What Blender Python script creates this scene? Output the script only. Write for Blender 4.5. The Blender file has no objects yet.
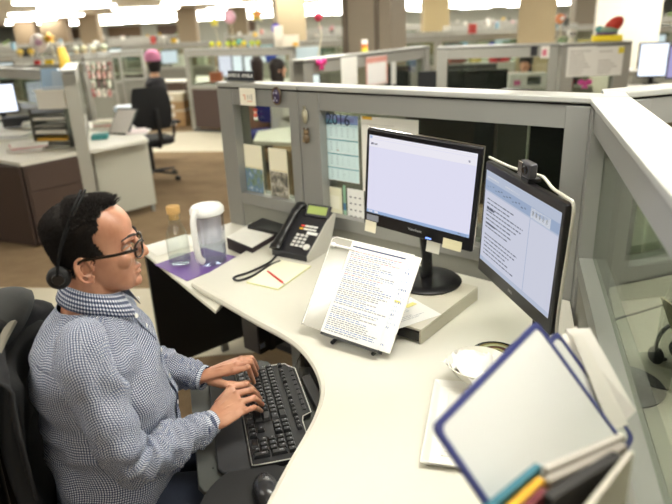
import bpy, bmesh, math, random
from mathutils import Vector, Matrix, Euler
random.seed(7)
C = bpy.context.scene.collection
PI = math.pi
R = math.radians
# ---------------------------------------------------------------- camera model
FPX, PITCH, ROLL, CH = 612.0, R(20.4), R(2.5), 1.70
_fw = Vector((0, math.cos(PITCH), -math.sin(PITCH))); _rt = Vector((1, 0, 0)); _up = _rt.cross(_fw)
_ix = _rt*math.cos(ROLL) - _up*math.sin(ROLL)
_iy = -_rt*math.sin(ROLL) - _up*math.cos(ROLL)
def ray(x, y): return (_ix*(x-336) + _iy*(y-252) + _fw*FPX)/FPX
def at(x, y, z):
    d = ray(x, y); t = (z-CH)/d.z
    return Vector((0, 0, CH)) + d*t
def deep(x, y, dep): return Vector((0, 0, CH)) + ray(x, y)*dep
# ---------------------------------------------------------------- materials
def lin(c):
    if isinstance(c, str):
        c = [int(c[i:i+2], 16)/255 for i in (0, 2, 4)]
    return tuple((x/12.92 if x <= .04045 else ((x+.055)/1.055)**2.4) for x in c) + (1,)
_m = {}
def mat(col, rough=.5, metal=0, noise=0, scale=20, bump=0, bscale=200, coat=0, spec=.5, sheen=0, trans=0, alpha=1, sss=0):
    key = ('p', col, rough, metal, noise, scale, bump, bscale, coat, spec, sheen, trans, alpha, sss)
    if key in _m: return _m[key]
    m = bpy.data.materials.new('mat_'+str(col)); m.use_nodes = True
    nt = m.node_tree; b = nt.nodes['Principled BSDF']; L = nt.links.new
    b.inputs['Base Color'].default_value = lin(col); b.inputs['Roughness'].default_value = rough
    b.inputs['Metallic'].default_value = metal; b.inputs['Coat Weight'].default_value = coat
    b.inputs['Specular IOR Level'].default_value = spec; b.inputs['Sheen Weight'].default_value = sheen
    b.inputs['Transmission Weight'].default_value = trans; b.inputs['Alpha'].default_value = alpha
    if sss:
        b.inputs['Subsurface Weight'].default_value = sss; b.inputs['Subsurface Radius'].default_value = (.012, .005, .003)
        b.inputs['Subsurface Scale'].default_value = 1.0
    tc = nt.nodes.new('ShaderNodeTexCoord')
    if noise:
        n = nt.nodes.new('ShaderNodeTexNoise'); n.inputs['Scale'].default_value = scale; n.inputs['Detail'].default_value = 4
        mx = nt.nodes.new('ShaderNodeMix'); mx.data_type = 'RGBA'
        c = lin(col); mx.inputs[6].default_value = tuple(x*(1-noise) for x in c[:3])+(1,); mx.inputs[7].default_value = tuple(min(1, x*(1+noise)) for x in c[:3])+(1,)
        L(tc.outputs['Object'], n.inputs['Vector']); L(n.outputs['Fac'], mx.inputs[0]); L(mx.outputs[2], b.inputs['Base Color'])
    if bump:
        n = nt.nodes.new('ShaderNodeTexNoise'); n.inputs['Scale'].default_value = bscale; n.inputs['Detail'].default_value = 3
        bp = nt.nodes.new('ShaderNodeBump'); bp.inputs['Strength'].default_value = bump; bp.inputs['Distance'].default_value = .002
        L(tc.outputs['Object'], n.inputs['Vector']); L(n.outputs['Fac'], bp.inputs['Height']); L(bp.outputs[0], b.inputs['Normal'])
    _m[key] = m
    return m
def emit(col, s):
    key = ('e', col, s)
    if key in _m: return _m[key]
    m = bpy.data.materials.new('glow_'+col); m.use_nodes = True; nt = m.node_tree; nt.nodes.clear()
    e = nt.nodes.new('ShaderNodeEmission'); o = nt.nodes.new('ShaderNodeOutputMaterial')
    e.inputs[0].default_value = lin(col); e.inputs[1].default_value = s; nt.links.new(e.outputs[0], o.inputs[0]); _m[key] = m
    return m
def glass(tint='f4f6f2', refl=.5, rough=.02, ior=1.45):
    key = ('g', tint, refl, rough, ior)
    if key in _m: return _m[key]
    m = bpy.data.materials.new('clear_'+tint); m.use_nodes = True; nt = m.node_tree; nt.nodes.clear(); L = nt.links.new
    t = nt.nodes.new('ShaderNodeBsdfTransparent'); t.inputs[0].default_value = lin(tint)
    g = nt.nodes.new('ShaderNodeBsdfGlossy'); g.inputs['Roughness'].default_value = rough
    f = nt.nodes.new('ShaderNodeLayerWeight'); pw = nt.nodes.new('ShaderNodeMath'); pw.operation = 'POWER'; pw.inputs[1].default_value = 4
    mu = nt.nodes.new('ShaderNodeMath'); mu.operation = 'MULTIPLY_ADD'; mu.inputs[1].default_value = refl; mu.inputs[2].default_value = .04*ior; mu.use_clamp = True
    x = nt.nodes.new('ShaderNodeMixShader'); o = nt.nodes.new('ShaderNodeOutputMaterial')
    L(f.outputs['Facing'], pw.inputs[0]); L(pw.outputs[0], mu.inputs[0]); L(mu.outputs[0], x.inputs[0]); L(t.outputs[0], x.inputs[1]); L(g.outputs[0], x.inputs[2]); L(x.outputs[0], o.inputs[0])
    _m[key] = m
    return m
# ---------------------------------------------------------------- mesh builder
class MB:
    def __init__(s): s.v = []; s.f = []; s.mi = []; s.uv = {}; s.M = Matrix.Identity(4); s.m = 0
    def add(s, vs, fs, uvs=None):
        b = len(s.v); s.v += [s.M @ Vector(p) for p in vs]
        for k, f in enumerate(fs):
            if uvs: s.uv[len(s.f)] = uvs[k]
            s.f.append([b+i for i in f]); s.mi.append(s.m)
        return s
    def box(s, a, b):
        x0, y0, z0 = a; x1, y1, z1 = b
        return s.add([(x0,y0,z0),(x1,y0,z0),(x1,y1,z0),(x0,y1,z0),(x0,y0,z1),(x1,y0,z1),(x1,y1,z1),(x0,y1,z1)],
              [(3,2,1,0),(4,5,6,7),(0,1,5,4),(1,2,6,5),(2,3,7,6),(3,0,4,7)])
    def cbox(s, c, d): return s.box([c[i]-d[i]/2 for i in range(3)], [c[i]+d[i]/2 for i in range(3)])
    def prism(s, poly, z0, z1):
        n = len(poly); a = sum(poly[i][0]*poly[(i+1)%n][1]-poly[(i+1)%n][0]*poly[i][1] for i in range(n))
        if a < 0: poly = poly[::-1]
        return s.add([(p[0],p[1],z0) for p in poly]+[(p[0],p[1],z1) for p in poly],
              [tuple(range(n))[::-1], tuple(range(n, 2*n))]+[(i,(i+1)%n,n+(i+1)%n,n+i) for i in range(n)])
    def loft(s, rings, cap=True, closed=False, uv=None):
        n = len(rings[0]); vs = [p for r in rings for p in r]; fs = []; us = [] if uv else None
        for j in range(len(rings)-(0 if closed else 1)):
            k = (j+1) % len(rings)
            for i in range(n):
                i2 = (i+1) % n
                fs.append((j*n+i, j*n+i2, k*n+i2, k*n+i))
                if uv: us.append([uv(j,i), uv(j,i+1), uv(j+1,i+1), uv(j+1,i)])
        if cap and not closed:
            fs.append(tuple(range(n))[::-1]); fs.append(tuple(range((len(rings)-1)*n, len(rings)*n)))
            if uv: us += [[(0,0)]*n, [(0,0)]*n]
        return s.add(vs, fs, us)
    def tube(s, pts, r, n=10, cap=True, flat=1.0):
        pts = [Vector(p) for p in pts]; rr = r if isinstance(r, (list, tuple)) else [r]*len(pts)
        rings = []; up = Vector((0,0,1)); prev = None
        for i, p in enumerate(pts):
            t = (pts[min(i+1,len(pts)-1)]-pts[max(i-1,0)]).normalized()
            if prev is None:
                a = t.cross(up)
                if a.length < .05: a = t.cross(Vector((1,0,0)))
                a.normalize()
            else:
                a = prev - t*prev.dot(t); a.normalize()
            prev = a; b = t.cross(a)
            rings.append([p+(a*math.cos(2*PI*k/n)+b*flat*math.sin(2*PI*k/n))*rr[i] for k in range(n)])
        return s.loft([r_[::-1] for r_ in rings], cap)
    def lathe(s, prof, n=32, c=(0,0,0), cap=True):
        return s.loft([[(c[0]+r*math.cos(2*PI*k/n), c[1]+r*math.sin(2*PI*k/n), c[2]+z) for k in range(n)] for r, z in prof], cap)
    def ball(s, c, r, n=16, m=10):
        if not isinstance(r, (tuple, list)): r = (r, r, r)
        rings = [[(c[0]+r[0]*math.sin(PI*j/m)*math.cos(2*PI*k/n), c[1]+r[1]*math.sin(PI*j/m)*math.sin(2*PI*k/n), c[2]-r[2]*math.cos(PI*j/m)) for k in range(n)] for j in range(1, m)]
        rings = [[(c[0], c[1], c[2]-r[2]*.999)]*0 or [(c[0]+r[0]*.02*math.cos(2*PI*k/n), c[1]+r[1]*.02*math.sin(2*PI*k/n), c[2]-r[2]) for k in range(n)]]+rings+[[(c[0]+r[0]*.02*math.cos(2*PI*k/n), c[1]+r[1]*.02*math.sin(2*PI*k/n), c[2]+r[2]) for k in range(n)]]
        return s.loft(rings)
    def mesh(s, name, mats, smooth=False):
        me = bpy.data.meshes.new(name); me.from_pydata([tuple(p) for p in s.v], [], s.f)
        for m in (mats if isinstance(mats, (list, tuple)) else [mats]): me.materials.append(m)
        me.polygons.foreach_set('material_index', s.mi)
        if s.uv:
            ul = me.uv_layers.new(name='UVMap')
            for p in me.polygons:
                u = s.uv.get(p.index)
                if u:
                    for k, li in enumerate(p.loop_indices): ul.data[li].uv = u[k]
        if smooth: me.polygons.foreach_set('use_smooth', [True]*len(me.polygons))
        me.update(); me.validate()
        return me
    def build(s, name, mats, parent=None, smooth=False, bevel=0, seg=2, sub=0, ang=40):
        o = bpy.data.objects.new(name, s.mesh(name, mats, smooth or bevel > 0)); C.objects.link(o)
        if parent: o.parent = parent
        if bevel:
            b = o.modifiers.new('bevel', 'BEVEL'); b.width = bevel; b.segments = seg; b.limit_method = 'ANGLE'; b.angle_limit = R(ang); b.harden_normals = True
        if sub:
            u = o.modifiers.new('sub', 'SUBSURF'); u.levels = sub; u.render_levels = sub
        if smooth and not bevel and ang and not sub:
            es = [e for e in o.data.edges]
            bm = bmesh.new(); bm.from_mesh(o.data)
            for e in bm.edges:
                if len(e.link_faces) == 2 and e.calc_face_angle(0) > R(ang): e.smooth = False
            bm.to_mesh(o.data); bm.free()
        return o
def frame(loc, rz=0, tilt=0, roll=0):
    return Matrix.Translation(Vector(loc)) @ Matrix.Rotation(rz, 4, 'Z') @ Matrix.Rotation(tilt, 4, 'X') @ Matrix.Rotation(roll, 4, 'Y')
def tag(o, label, cat, group=None, kind=None):
    if label: o['label'] = label
    if cat: o['category'] = cat
    if group: o['group'] = group
    if kind: o['kind'] = kind
    return o
def thing(name, label, cat, loc=(0,0,0), rz=0, group=None, tilt=0, roll=0):
    o = bpy.data.objects.new(name, None); o.empty_display_size = .05; C.objects.link(o)
    o.matrix_world = frame(loc, rz, tilt, roll)
    return tag(o, label, cat, group)
def struct(o): o['kind'] = 'structure'; return o
def copy_tree(o, parent=None):
    c = o.copy(); C.objects.link(c)
    if parent: c.parent = parent
    for ch in list(o.children): copy_tree(ch, c)
    return c
def dup(o, loc, rz=0, label=None, group=None):
    c = copy_tree(o); c.matrix_world = frame(loc, rz)
    if label: c['label'] = label
    if group: c['group'] = group
    return c
def page(mb, w, h, y0, items):
    """flat printed marks lying 0.3 mm proud of a sheet in the local xz plane; items: (material index, u0, v0, u1, v1) in 0..1"""
    for m, u0, v0, u1, v1 in items:
        mb.m = m
        mb.add([((u0-.5)*w, y0, (v0-.5)*h), ((u1-.5)*w, y0, (v0-.5)*h), ((u1-.5)*w, y0, (v1-.5)*h), ((u0-.5)*w, y0, (v1-.5)*h)], [(0,1,2,3)])
    mb.m = 0
def text_mesh(txt, size, depth, m, parent, name, M, align='CENTER'):
    cu = bpy.data.curves.new(name, 'FONT'); cu.body = txt; cu.size = size; cu.extrude = depth; cu.align_x = align; cu.align_y = 'CENTER'
    t = bpy.data.objects.new('tmp', cu); C.objects.link(t)
    bpy.context.view_layer.update()
    me = bpy.data.meshes.new_from_object(t.evaluated_get(bpy.context.evaluated_depsgraph_get()))
    bpy.data.objects.remove(t); bpy.data.curves.remove(cu)
    me.transform(M); me.materials.clear(); me.materials.append(m)
    o = bpy.data.objects.new(name, me); C.objects.link(o)
    if parent: o.parent = parent
    return o
# shared colours
GREY = mat('94948f', .4, .35, noise=.04, scale=8)
GREYD = mat('83847f', .5, noise=.04)
CAP = mat('b0b1ac', .34, .25)
DESK = mat('d5d2c5', .42, noise=.012, scale=60)
DESKE = mat('d6d3c6', .5)
BLACK = mat('0e0f11', .35)
BLACKM = mat('141518', .6)
DARK = mat('26262a', .55)
WHITE = mat('ececea', .5)
PAPER = mat('f0efe8', .8)
CREAM = mat('e6dfc6', .7)
CHROME = mat('c9c9c9', .18, 1)
BROWN = mat('43352f', .5)
PANE = glass('e6ebe4', .6)
DOF = True
EXPO = -0.28
# ================================================================ the hall
def carpet():
    m = bpy.data.materials.new('carpet_tiles'); m.use_nodes = True; nt = m.node_tree; L = nt.links.new; b = nt.nodes['Principled BSDF']
    b.inputs['Roughness'].default_value = .95; b.inputs['Specular IOR Level'].default_value = .15
    tc = nt.nodes.new('ShaderNodeTexCoord')
    n = nt.nodes.new('ShaderNodeTexNoise'); n.inputs['Scale'].default_value = 1.6; n.inputs['Detail'].default_value = 8; n.inputs['Roughness'].default_value = .7
    st = nt.nodes.new('ShaderNodeMapping'); st.inputs['Scale'].default_value = (1, 1.6, 1); st.inputs['Rotation'].default_value = (0, 0, .5)
    cr = nt.nodes.new('ShaderNodeValToRGB'); cr.color_ramp.elements[0].position = .35; cr.color_ramp.elements[0].color = lin('74604a'); cr.color_ramp.elements[1].position = .66; cr.color_ramp.elements[1].color = lin('8b775c')
    n2 = nt.nodes.new('ShaderNodeTexNoise'); n2.inputs['Scale'].default_value = 260
    mx = nt.nodes.new('ShaderNodeMix'); mx.data_type = 'RGBA'; mx.blend_type = 'OVERLAY'; mx.inputs[0].default_value = .5
    L(tc.outputs['Object'], st.inputs[0]); L(st.outputs[0], n.inputs['Vector']); L(n.outputs['Fac'], cr.inputs[0]); L(tc.outputs['Object'], n2.inputs['Vector'])
    L(cr.outputs[0], mx.inputs[6]); L(n2.outputs['Fac'], mx.inputs[7]); L(mx.outputs[2], b.inputs['Base Color'])
    return m
CARPET = carpet()
RX0, RX1, RY0, RY1, CZ = -34, 40, -6, 60, 2.62
f = struct(MB().box((RX0, RY0, -.1), (RX1, RY1, 0)).build('floor', CARPET))
WALK = mat('bdb6a2', .8, noise=.08, scale=6)
def strip(pts, n):
    o = struct(MB().prism([tuple(p[:2]) for p in pts], 0, .004).build('trim_%d' % n, WALK)); return o
strip([at(-150,287,0), at(148,289,0), at(262,290,0), at(262,352,0), at(165,360,0), at(60,420,0), at(-150,420,0)], 1)
strip([at(100,136,0), at(160,133,0), at(250,129,0), at(250,151,0), at(160,152,0), at(100,156,0)], 2)
ceil_m = mat('e0ddcd', .9, noise=.02, scale=2)
struct(MB().box((RX0, RY0, CZ), (RX1, RY1, CZ+.1)).build('ceiling', ceil_m))
WALLM = mat('a9ada2', .8, noise=.05, scale=1)
struct(MB().box((RX0, RY1, 0), (RX1, RY1+.2, CZ)).build('wall_back', WALLM))
struct(MB().box((RX0-.2, RY0, 0), (RX0, RY1, CZ)).build('wall_left', mat('b5ad98', .8)))
struct(MB().box((RX1, RY0, 0), (RX1+.2, RY1, CZ)).build('wall_right', mat('b5ad98', .8)))
struct(MB().box((RX0, RY0-.2, 0), (RX1, RY0, CZ)).build('wall_front', mat('c5c2b5', .8)))
# brown wooden wall panels and doors far away along the back
k = 1
for x0, x1, c in [(-26,-22.5,'5b4a3a'), (-20,-17,'6f5a40'), (-15.5,-13.4,'57463a'), (-9,-6.5,'5f4d3c'), (-4.2,-1.8,'4e443a')]:
    struct(MB().box((x0, RY1-.08, 0), (x1, RY1, 2.3)).build('door_%d' % k, mat(c, .6))); k += 1
# columns
def column(n, x, y, w, d, rz, col, col2=None):
    o = MB(); o.M = frame((x, y, 0), rz); o.box((-w/2, -d/2, 0), (w/2, d/2, CZ)); o.build('column', mat(col, .7, noise=.04))
    ob = C.objects[-1]; tag(ob, n, 'column'); struct(ob); ob.name = 'column'
    if col2:
        s = MB(); s.M = frame((x, y, 0), rz); s.box((-w/2-.004, -d/2-.03, 0), (-w/2+.06, -d/2, CZ)); s.box((w*.18, -d/2-.03, 0), (w*.26, -d/2, CZ)); s.build('column_trim', mat(col2, .5), ob)
    return ob
column('nearest square beige column behind the far black monitors', .60, 8.0, .62, .5, R(-28), '978b7b', '6a5f52')
column('slim tan column behind the far shelf of papers', -.78, 13.9, .6, .6, R(14), '96866a')
column('tan column with a pale edge right of the blue far screens', 3.7, 11.4, .62, .5, R(-20), 'a89878')
column('dark grey brown column at the left edge of the hall', -7.75, 14.2, .7, .6, R(10), '6f665b')
column('white boxed column behind the parrot ornament', 4.9, 10.6, .95, .5, R(-20), 'e3dfd0')
column('far tan column beside the amber sign', -11.5, 32, .9, .6, 0, '8f7f66')
column('far brown column left of the white light strip', -13.6, 33, 1.3, .6, 0, '84725a')
column('far brown column between the left light strips', -15.3, 33.5, 1.0, .6, 0, '84725a')
column('far tan column above the yellow flowers', -5.9, 28, .8, .6, 0, '8f8068')
column('far tan column left of the middle light strip', -3.75, 28, .8, .6, 0, '85775f')
column('far tan column behind the middle cubicles', 3.0, 18, .7, .6, 0, 'a08e68')
column('far grey column near the back wall', 9.5, 24, .9, .6, 0, '7a7263')
# recessed linear lights
def ceiling_light():
    t = thing('ceiling_light', 'long white fluorescent light strip hanging under the pale ceiling', 'light', (0,0,CZ), 0, 'fluorescent ceiling lights')
    MB().box((-1.25,-.16,-.06), (1.25,.16,-.05)).build('housing', WHITE, t)
    for x_ in (-1.0, 1.0): MB().box((x_-.01,-.01,-.0499), (x_+.01,.01,0)).build('hanger', WHITE, t)
    MB().box((-1.22,-.17,-.12), (1.22,.17,-.061)).build('diffuser', LAMP, t)
    return t
LAMP = emit('fffcf2', 33.0)
proto = ceiling_light(); first = True
for j in range(16):
    for i in range(-5, 6):
        x = i*3.9 + (1.1 if j % 2 else 0); y = -2.6 + j*3.9
        if y < 8 and abs(x) > 9: continue
        if y < 6.5 and (i+j) % 2 and not (j == 1 and i == 0): continue  # near rows thinned; one unseen fixture added back to brighten the near panels
        if abs(x) > .62*y + 9: continue
        if first: proto.location = (x, y, CZ); proto.rotation_euler.z = R(-8); first = False
        else: dup(proto, (x, y, CZ), R(-8))
# ================================================================ partitions of the near cubicle
KB = Vector((.834, 1.982, 0)); AB_, AC_, AD_ = R(138.6), R(253.3), R(18)
T = .11
def panel(label, o, ang, L, side, pl, pr, hb=1.345, sill=.865, top=1.45, cols=None, extra=None, lower=True, head='92928e', sw=None, lowcol='84837a'):
    sw = sw or T-.002
    """side=+1 puts the thickness to the right of the direction"""
    t = thing('cubicle_partition', label, 'partition', o, ang)
    s = -1 if side > 0 else 1
    def bx(x0, x1, a, b, z0, z1): return MB().box((x0, min(a*s, b*s), z0), (x1, max(a*s, b*s), z1))
    H = mat(head, .42, .35, noise=.03, scale=8)
    bx(0, L, -.006, T+.006, top-.022, top).build('top_cap', CAP, t, bevel=.006)
    bx(0, L, .012, T-.012, top-.0295, top-.0225).build('shadow_gap', mat('0f0f0f', .6), t)
    bx(0, L, .006, T-.006, hb, top-.03).build('header_rail', H, t)
    bx(0, pl, 0, T, .04, top-.0305).build('post', H, t, bevel=.003)
    bx(L-pr, L, 0, T, .04, top-.0305).build('post', H, t, bevel=.003)
    bx(pl, L-pr, .002, sw, sill-.06, sill).build('sill_rail', H, t, bevel=.003)
    bx(pl, L-pr, .01, sw-.008, .08, sill-.061).build('lower_panel', mat(lowcol, .7, noise=.05, scale=90), t)
    bx(0, L, .015, T-.015, 0, .039).build('base_rail', DARK, t)
    g = bx(pl, L-pr, min(.052, sw-.012), min(.058, sw-.006), sill+.001, hb-.001).build('glass_pane', PANE, t)
    return t
pB = panel('grey framed glass partition behind the two desk monitors', KB, AB_, 1.300, 1, .08, .122)
oA = KB + Vector((math.cos(AB_), math.sin(AB_), 0))*1.305
pA = panel('short end partition with nameplate and pinned photos', oA, AB_, .57, 1, .06, .112, sill=.89)
pC = panel('right hand glass partition running past the upright files', KB, AC_, 2.2, -1, .07, .07, hb=1.352, sill=.93, sw=.058)
KD = Vector((.985, 2.078, 0))
pD = panel('glass partition of the next cubicle right of the corner', KD, AD_, 1.5, -1, .115, .08, hb=1.33, sill=.80)
poly = [KB, KB+Vector((math.sin(AB_), -math.cos(AB_), 0))*T, KD+Vector((-math.sin(AD_), math.cos(AD_), 0))*T, KD, KB+Vector((-math.sin(AC_), math.cos(AC_), 0))*T]
MBc = thing('corner_post', 'grey corner post where the three near partitions meet', 'post')
def shrink(p, k): c = sum(p, Vector())/len(p); return [tuple((c+(q-c)*k)[:2]) for q in p]
MB().prism(shrink(poly, .97), 0, 1.424).build('post_body', mat('92928e', .42, .35, noise=.03, scale=8), MBc)
MB().prism(shrink(poly, .995), 1.427, 1.45).build('top_cap', CAP, MBc)
# ================================================================ desks
def pxpoly(pts, z): return [tuple(at(x, y, z)[:2]) for x, y in pts]
cB = lambda t, y=0: KB + Vector((math.cos(AB_), math.sin(AB_), 0))*t + Vector((-math.sin(AB_), math.cos(AB_), 0))*y
cC = lambda t, y=0: KB + Vector((math.cos(AC_), math.sin(AC_), 0))*t - Vector((-math.sin(AC_), math.cos(AC_), 0))*y
def smooth_curve(pts, n=6):
    P = [Vector(p) for p in pts]; out = []
    for i in range(len(P)-1):
        p0, p1, p2, p3 = P[max(i-1, 0)], P[i], P[i+1], P[min(i+2, len(P)-1)]
        for k in range(n):
            t = k/n; out.append(.5*((2*p1)+(p2-p0)*t+(2*p0-5*p1+4*p2-p3)*t*t+(3*p1-p0-3*p2+p3)*t**3))
    out.append(P[-1]); return out
t = thing('corner_desk', 'large pale corner desk with a curved cut-out at the keyboard', 'desk', (0, 0, 0))
curve = smooth_curve([at(x, y, .74)[:2] for x, y in [(194,281),(226,299),(258,317),(283,330),(302,343),(316,360),(324,378),(325,394),(319,414),(308,436),(293,462),(270,507),(235,590)]])
poly = [tuple(p) for p in curve] + [(-.1, .35)] + [tuple(cC(1.66, .003)[:2]), tuple((KB+Vector((-.006,-.006,0)))[:2]), tuple(cB(1.46, .003)[:2])]
MB().prism(poly, .708, .74).build('worktop', [DESK], t, bevel=.003)
edge = [Vector((p[0], p[1], .724)) for p in curve]
mb = MB(); e2 = []
for p in edge: e2.append(p)
mb.tube(e2, .0165, 8); mb.build('edge_band', DESKE, t, smooth=True)
mb = MB(); mb.box((0,-.02,0), (.05,.02,.705)); 
for q in [cB(1.30, .10), cC(1.2, .10), Vector((.05, .55, 0))]:
    m2 = MB(); m2.M = frame((q.x, q.y, 0), AB_); m2.box((-.03,-.03,0), (.03,.03,.707)); m2.build('leg', GREYD, t)
# return desk
t = thing('return_desk', 'small pale side desk holding the water pitcher', 'desk')
rp = pxpoly([(139,246),(191,288),(250,262),(300,238),(232,221.5)], .72)
q0, q1 = Vector(rp[0]), Vector(rp[1]); fa = Vector(rp[4])
seamN = Vector(cB(1.40, .004)[:2]); lA = Vector(cB(1.862, .004)[:2])
poly = [tuple(q0), tuple(q1), tuple(q1+(q1-q0)*.35), tuple(seamN), tuple(lA)]
MB().prism(poly, .690, .7065).build('worktop', DESK, t, bevel=.003)
d = (fa-q0).normalized(); aa = math.atan2(d.y, d.x)
pw = Vector((q0.x, q0.y, 0)) + (Vector((q1.x,q1.y,0))-Vector((q0.x,q0.y,0))).normalized()*.035
m2 = MB(); m2.M = frame(pw, aa); m2.box((.01, -.018, .05), ((fa-q0).length-.03, 0, .689)); m2.build('end_panel', mat('1b1b1d', .5), t)
m2 = MB(); m2.M = frame(pw, aa); m2.box((.03, -.02, 0), (.07, .002, .049)); m2.box((.36, -.02, 0), (.40, .002, .049)); m2.build('foot', GREYD, t)
# ================================================================ things on the desks
SEAM = R(46)
def textlines(rows, cols, x0, x1, y0, y1, h=.45, fill=.8, ms=(1,), seed=1, indent=0):
    rnd = random.Random(seed); out = []
    dy = (y1-y0)/rows
    for r in range(rows):
        y = y1-(r+1)*dy
        if rnd.random() > fill: continue
        x = x0 + (indent if rnd.random() < .4 else 0); xe = x0+(x1-x0)*rnd.uniform(.55, 1); m = rnd.choice(ms)
        while x < xe:
            w = rnd.uniform(.02, .08)*(x1-x0)*1.2; out.append((m, x, y, min(x+w, xe), y+dy*h)); x += w+.012
    return out
# ---- monitors
def monitor(label, M, w, h, items, mats, chin=.042, top=.02, sidew=.014):
    t = thing('computer_monitor', label, 'monitor'); t.matrix_world = M
    mb = MB(); mb.box((-w/2, 0, -h/2), (w/2, .022, h/2)); 
    b = mb.build('bezel', mat('0d0d12', .28), t, bevel=.006)
    rg = [[(-w*.42*k, y, -h*.42*k), (w*.42*k, y, -h*.42*k), (w*.42*k, y, h*.42*k), (-w*.42*k, y, h*.42*k)][::-1] for k, y in ((1.05,.0225), (1,.04), (.7,.062), (.45,.066))]
    MB().loft(rg).build('back_shell', mat('121217', .45), t, bevel=.004)
    mb = MB(); mb.m = 0; zc = (chin-top)/2; sw, sh = w-2*sidew, h-chin-top
    mb.M = Matrix.Translation((0, 0, zc))
    mb.add([(-sw/2,-.0012,-sh/2),(sw/2,-.0012,-sh/2),(sw/2,-.0012,sh/2),(-sw/2,-.0012,sh/2)], [(0,1,2,3)])
    page(mb, sw, sh, -.0018, items)
    mb.build('screen', mats, t)
    return t
M1 = Matrix.Translation((.286, 2.013, 1.166)) @ Matrix.Rotation(-.671, 4, 'Z') @ Matrix.Rotation(.008, 4, 'X') @ Matrix.Rotation(.077, 4, 'Y')
it = [(1,0,.955,1,1), (2,.005,.962,.03,.992), (1,0,.86,1,.95), (3,.02,.885,.045,.91), (4,.05,.885,.085,.905), (3,.93,.885,.945,.91), (2,0,0,1,.04), (1,.02,.008,.06,.032), (1,.08,.008,.12,.032), (4,.9,.008,.98,.03)]
m1 = monitor('black square monitor on a beige riser showing an empty pale blue page', M1, .436, .352, it,
   [emit('e6e5fa', 1.12), emit('f4f2fc', 1.1), emit('a9c3ea', 1.0), emit('4a4a72', .6), emit('8a8a92', .8)], chin=.05)
W1, H1 = .436, .352
mb = MB(); mb.tube([(-W1/2+.003, .012, H1/2+.002), (W1/2+.001, .012, H1/2+.002), (W1/2+.001, .012, -H1/2+.01)], .0035, 8); mb.build('silver_rim', CHROME, m1, smooth=True)['label'] = 'thin silver rim along the top and right edge'
text_mesh('ViewSonic', .013, .0002, mat('c8c8cc', .4), m1, 'logo', Matrix.Translation((.0, -.0006, -H1/2+.026)) @ Matrix.Rotation(PI/2, 4, 'X'))
MB().cbox((.055, -.0005, -H1/2+.010), (.022, .002, .005)).build('power_light', emit('7fa0ff', 2.5), m1)
MB().cbox((-W1/2+.04, -.0006, -H1/2+.03), (.05, .001, .022)).build('asset_label', mat('8b8f9c', .5), m1)['label'] = 'small grey label on the lower left corner of the frame'
Mi = M1.inverted(); bx, by, bz = .330, 2.078, .797
mb = MB(); mb.M = Mi @ frame((bx, by, bz), R(-38)); mb.lathe([(.001,0),(.125,0),(.128,.006),(.12,.012),(.09,.017),(.04,.024),(.001,.026)], 40); mb.build('stand_base', mat('101014', .35), m1, smooth=True)
mb = MB(); mb.M = Mi @ frame((bx, by, bz), R(-38)); mb.tube([(0,0,.015), (0,.0,.1), (-.01,-.005,.2), (-.02,-.012,.34)], [.034,.03,.03,.03], 12, flat=.5); mb.build('stand_neck', mat('101014', .35), m1, smooth=True)
M2 = Matrix.Translation((.497, 1.59, 1.115)) @ Matrix.Rotation(-1.36, 4, 'Z') @ Matrix.Rotation(-.012, 4, 'X') @ Matrix.Rotation(.052, 4, 'Y')
it = [(1,0,.90,1,1), (2,0,.80,1,.90), (3,.66,.80,.9,.895), (3,.02,.93,.2,.945), (3,.3,.93,.5,.945), (1,0,.785,1,.80), (1,0,0,1,.05), (2,.0,.0,.06,.045)]
for k in range(5): it.append((5, .68+k*.042, .825, .7+k*.042, .87))
for k in range(14): it.append((4, .03+k*.042, .83+.012*(k%3), .055+k*.042, .842+.012*(k%3)))
it += textlines(15, 1, .05, .62, .10, .75, .28, .8, (4,), 3) + [(4, .05, .60, .17, .62), (4,.05,.44,.2,.46), (2,.66,.05,.665,.785)]
m2 = monitor('black monitor turned side on showing a text document, webcam on top', M2, .427, .355, it,
   [emit('dcdff0', 1.0), emit('cfd9ee', .9), emit('b3c6e6', .85), emit('eef0f6', .95), emit('7c8296', .6), emit('8d8a80', .7)], chin=.045, top=.024)
text_mesh('DELL', .011, .0002, mat('b8b8bc', .4), m2, 'logo', Matrix.Translation((.0, -.0006, -.355/2+.024)) @ Matrix.Rotation(PI/2, 4, 'X'))
Mi = M2.inverted(); b2 = M2 @ Vector((.02, .09, 0))
mb = MB(); mb.M = Mi @ frame((b2.x, b2.y, .7405), R(-78)); mb.lathe([(.001,0),(.1,0),(.102,.006),(.09,.012),(.03,.02),(.001,.021)], 32); mb.build('stand_base', mat('101014', .35), m2, smooth=True)
mb = MB(); mb.M = Mi @ frame((b2.x, b2.y, .7405), R(-78)); mb.tube([(0,0,.012), (0,.0,.2), (-.01,-.03,.36)], .03, 12, flat=.5); mb.build('stand_neck', mat('101014', .35), m2, smooth=True)
mb = MB(); mb.box((.15,.0225,-.17), (.17,.05,.17)); mb.build('side_panel', mat('55554f', .5), m2)['label'] = 'grey rear edge of the frame'
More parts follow.
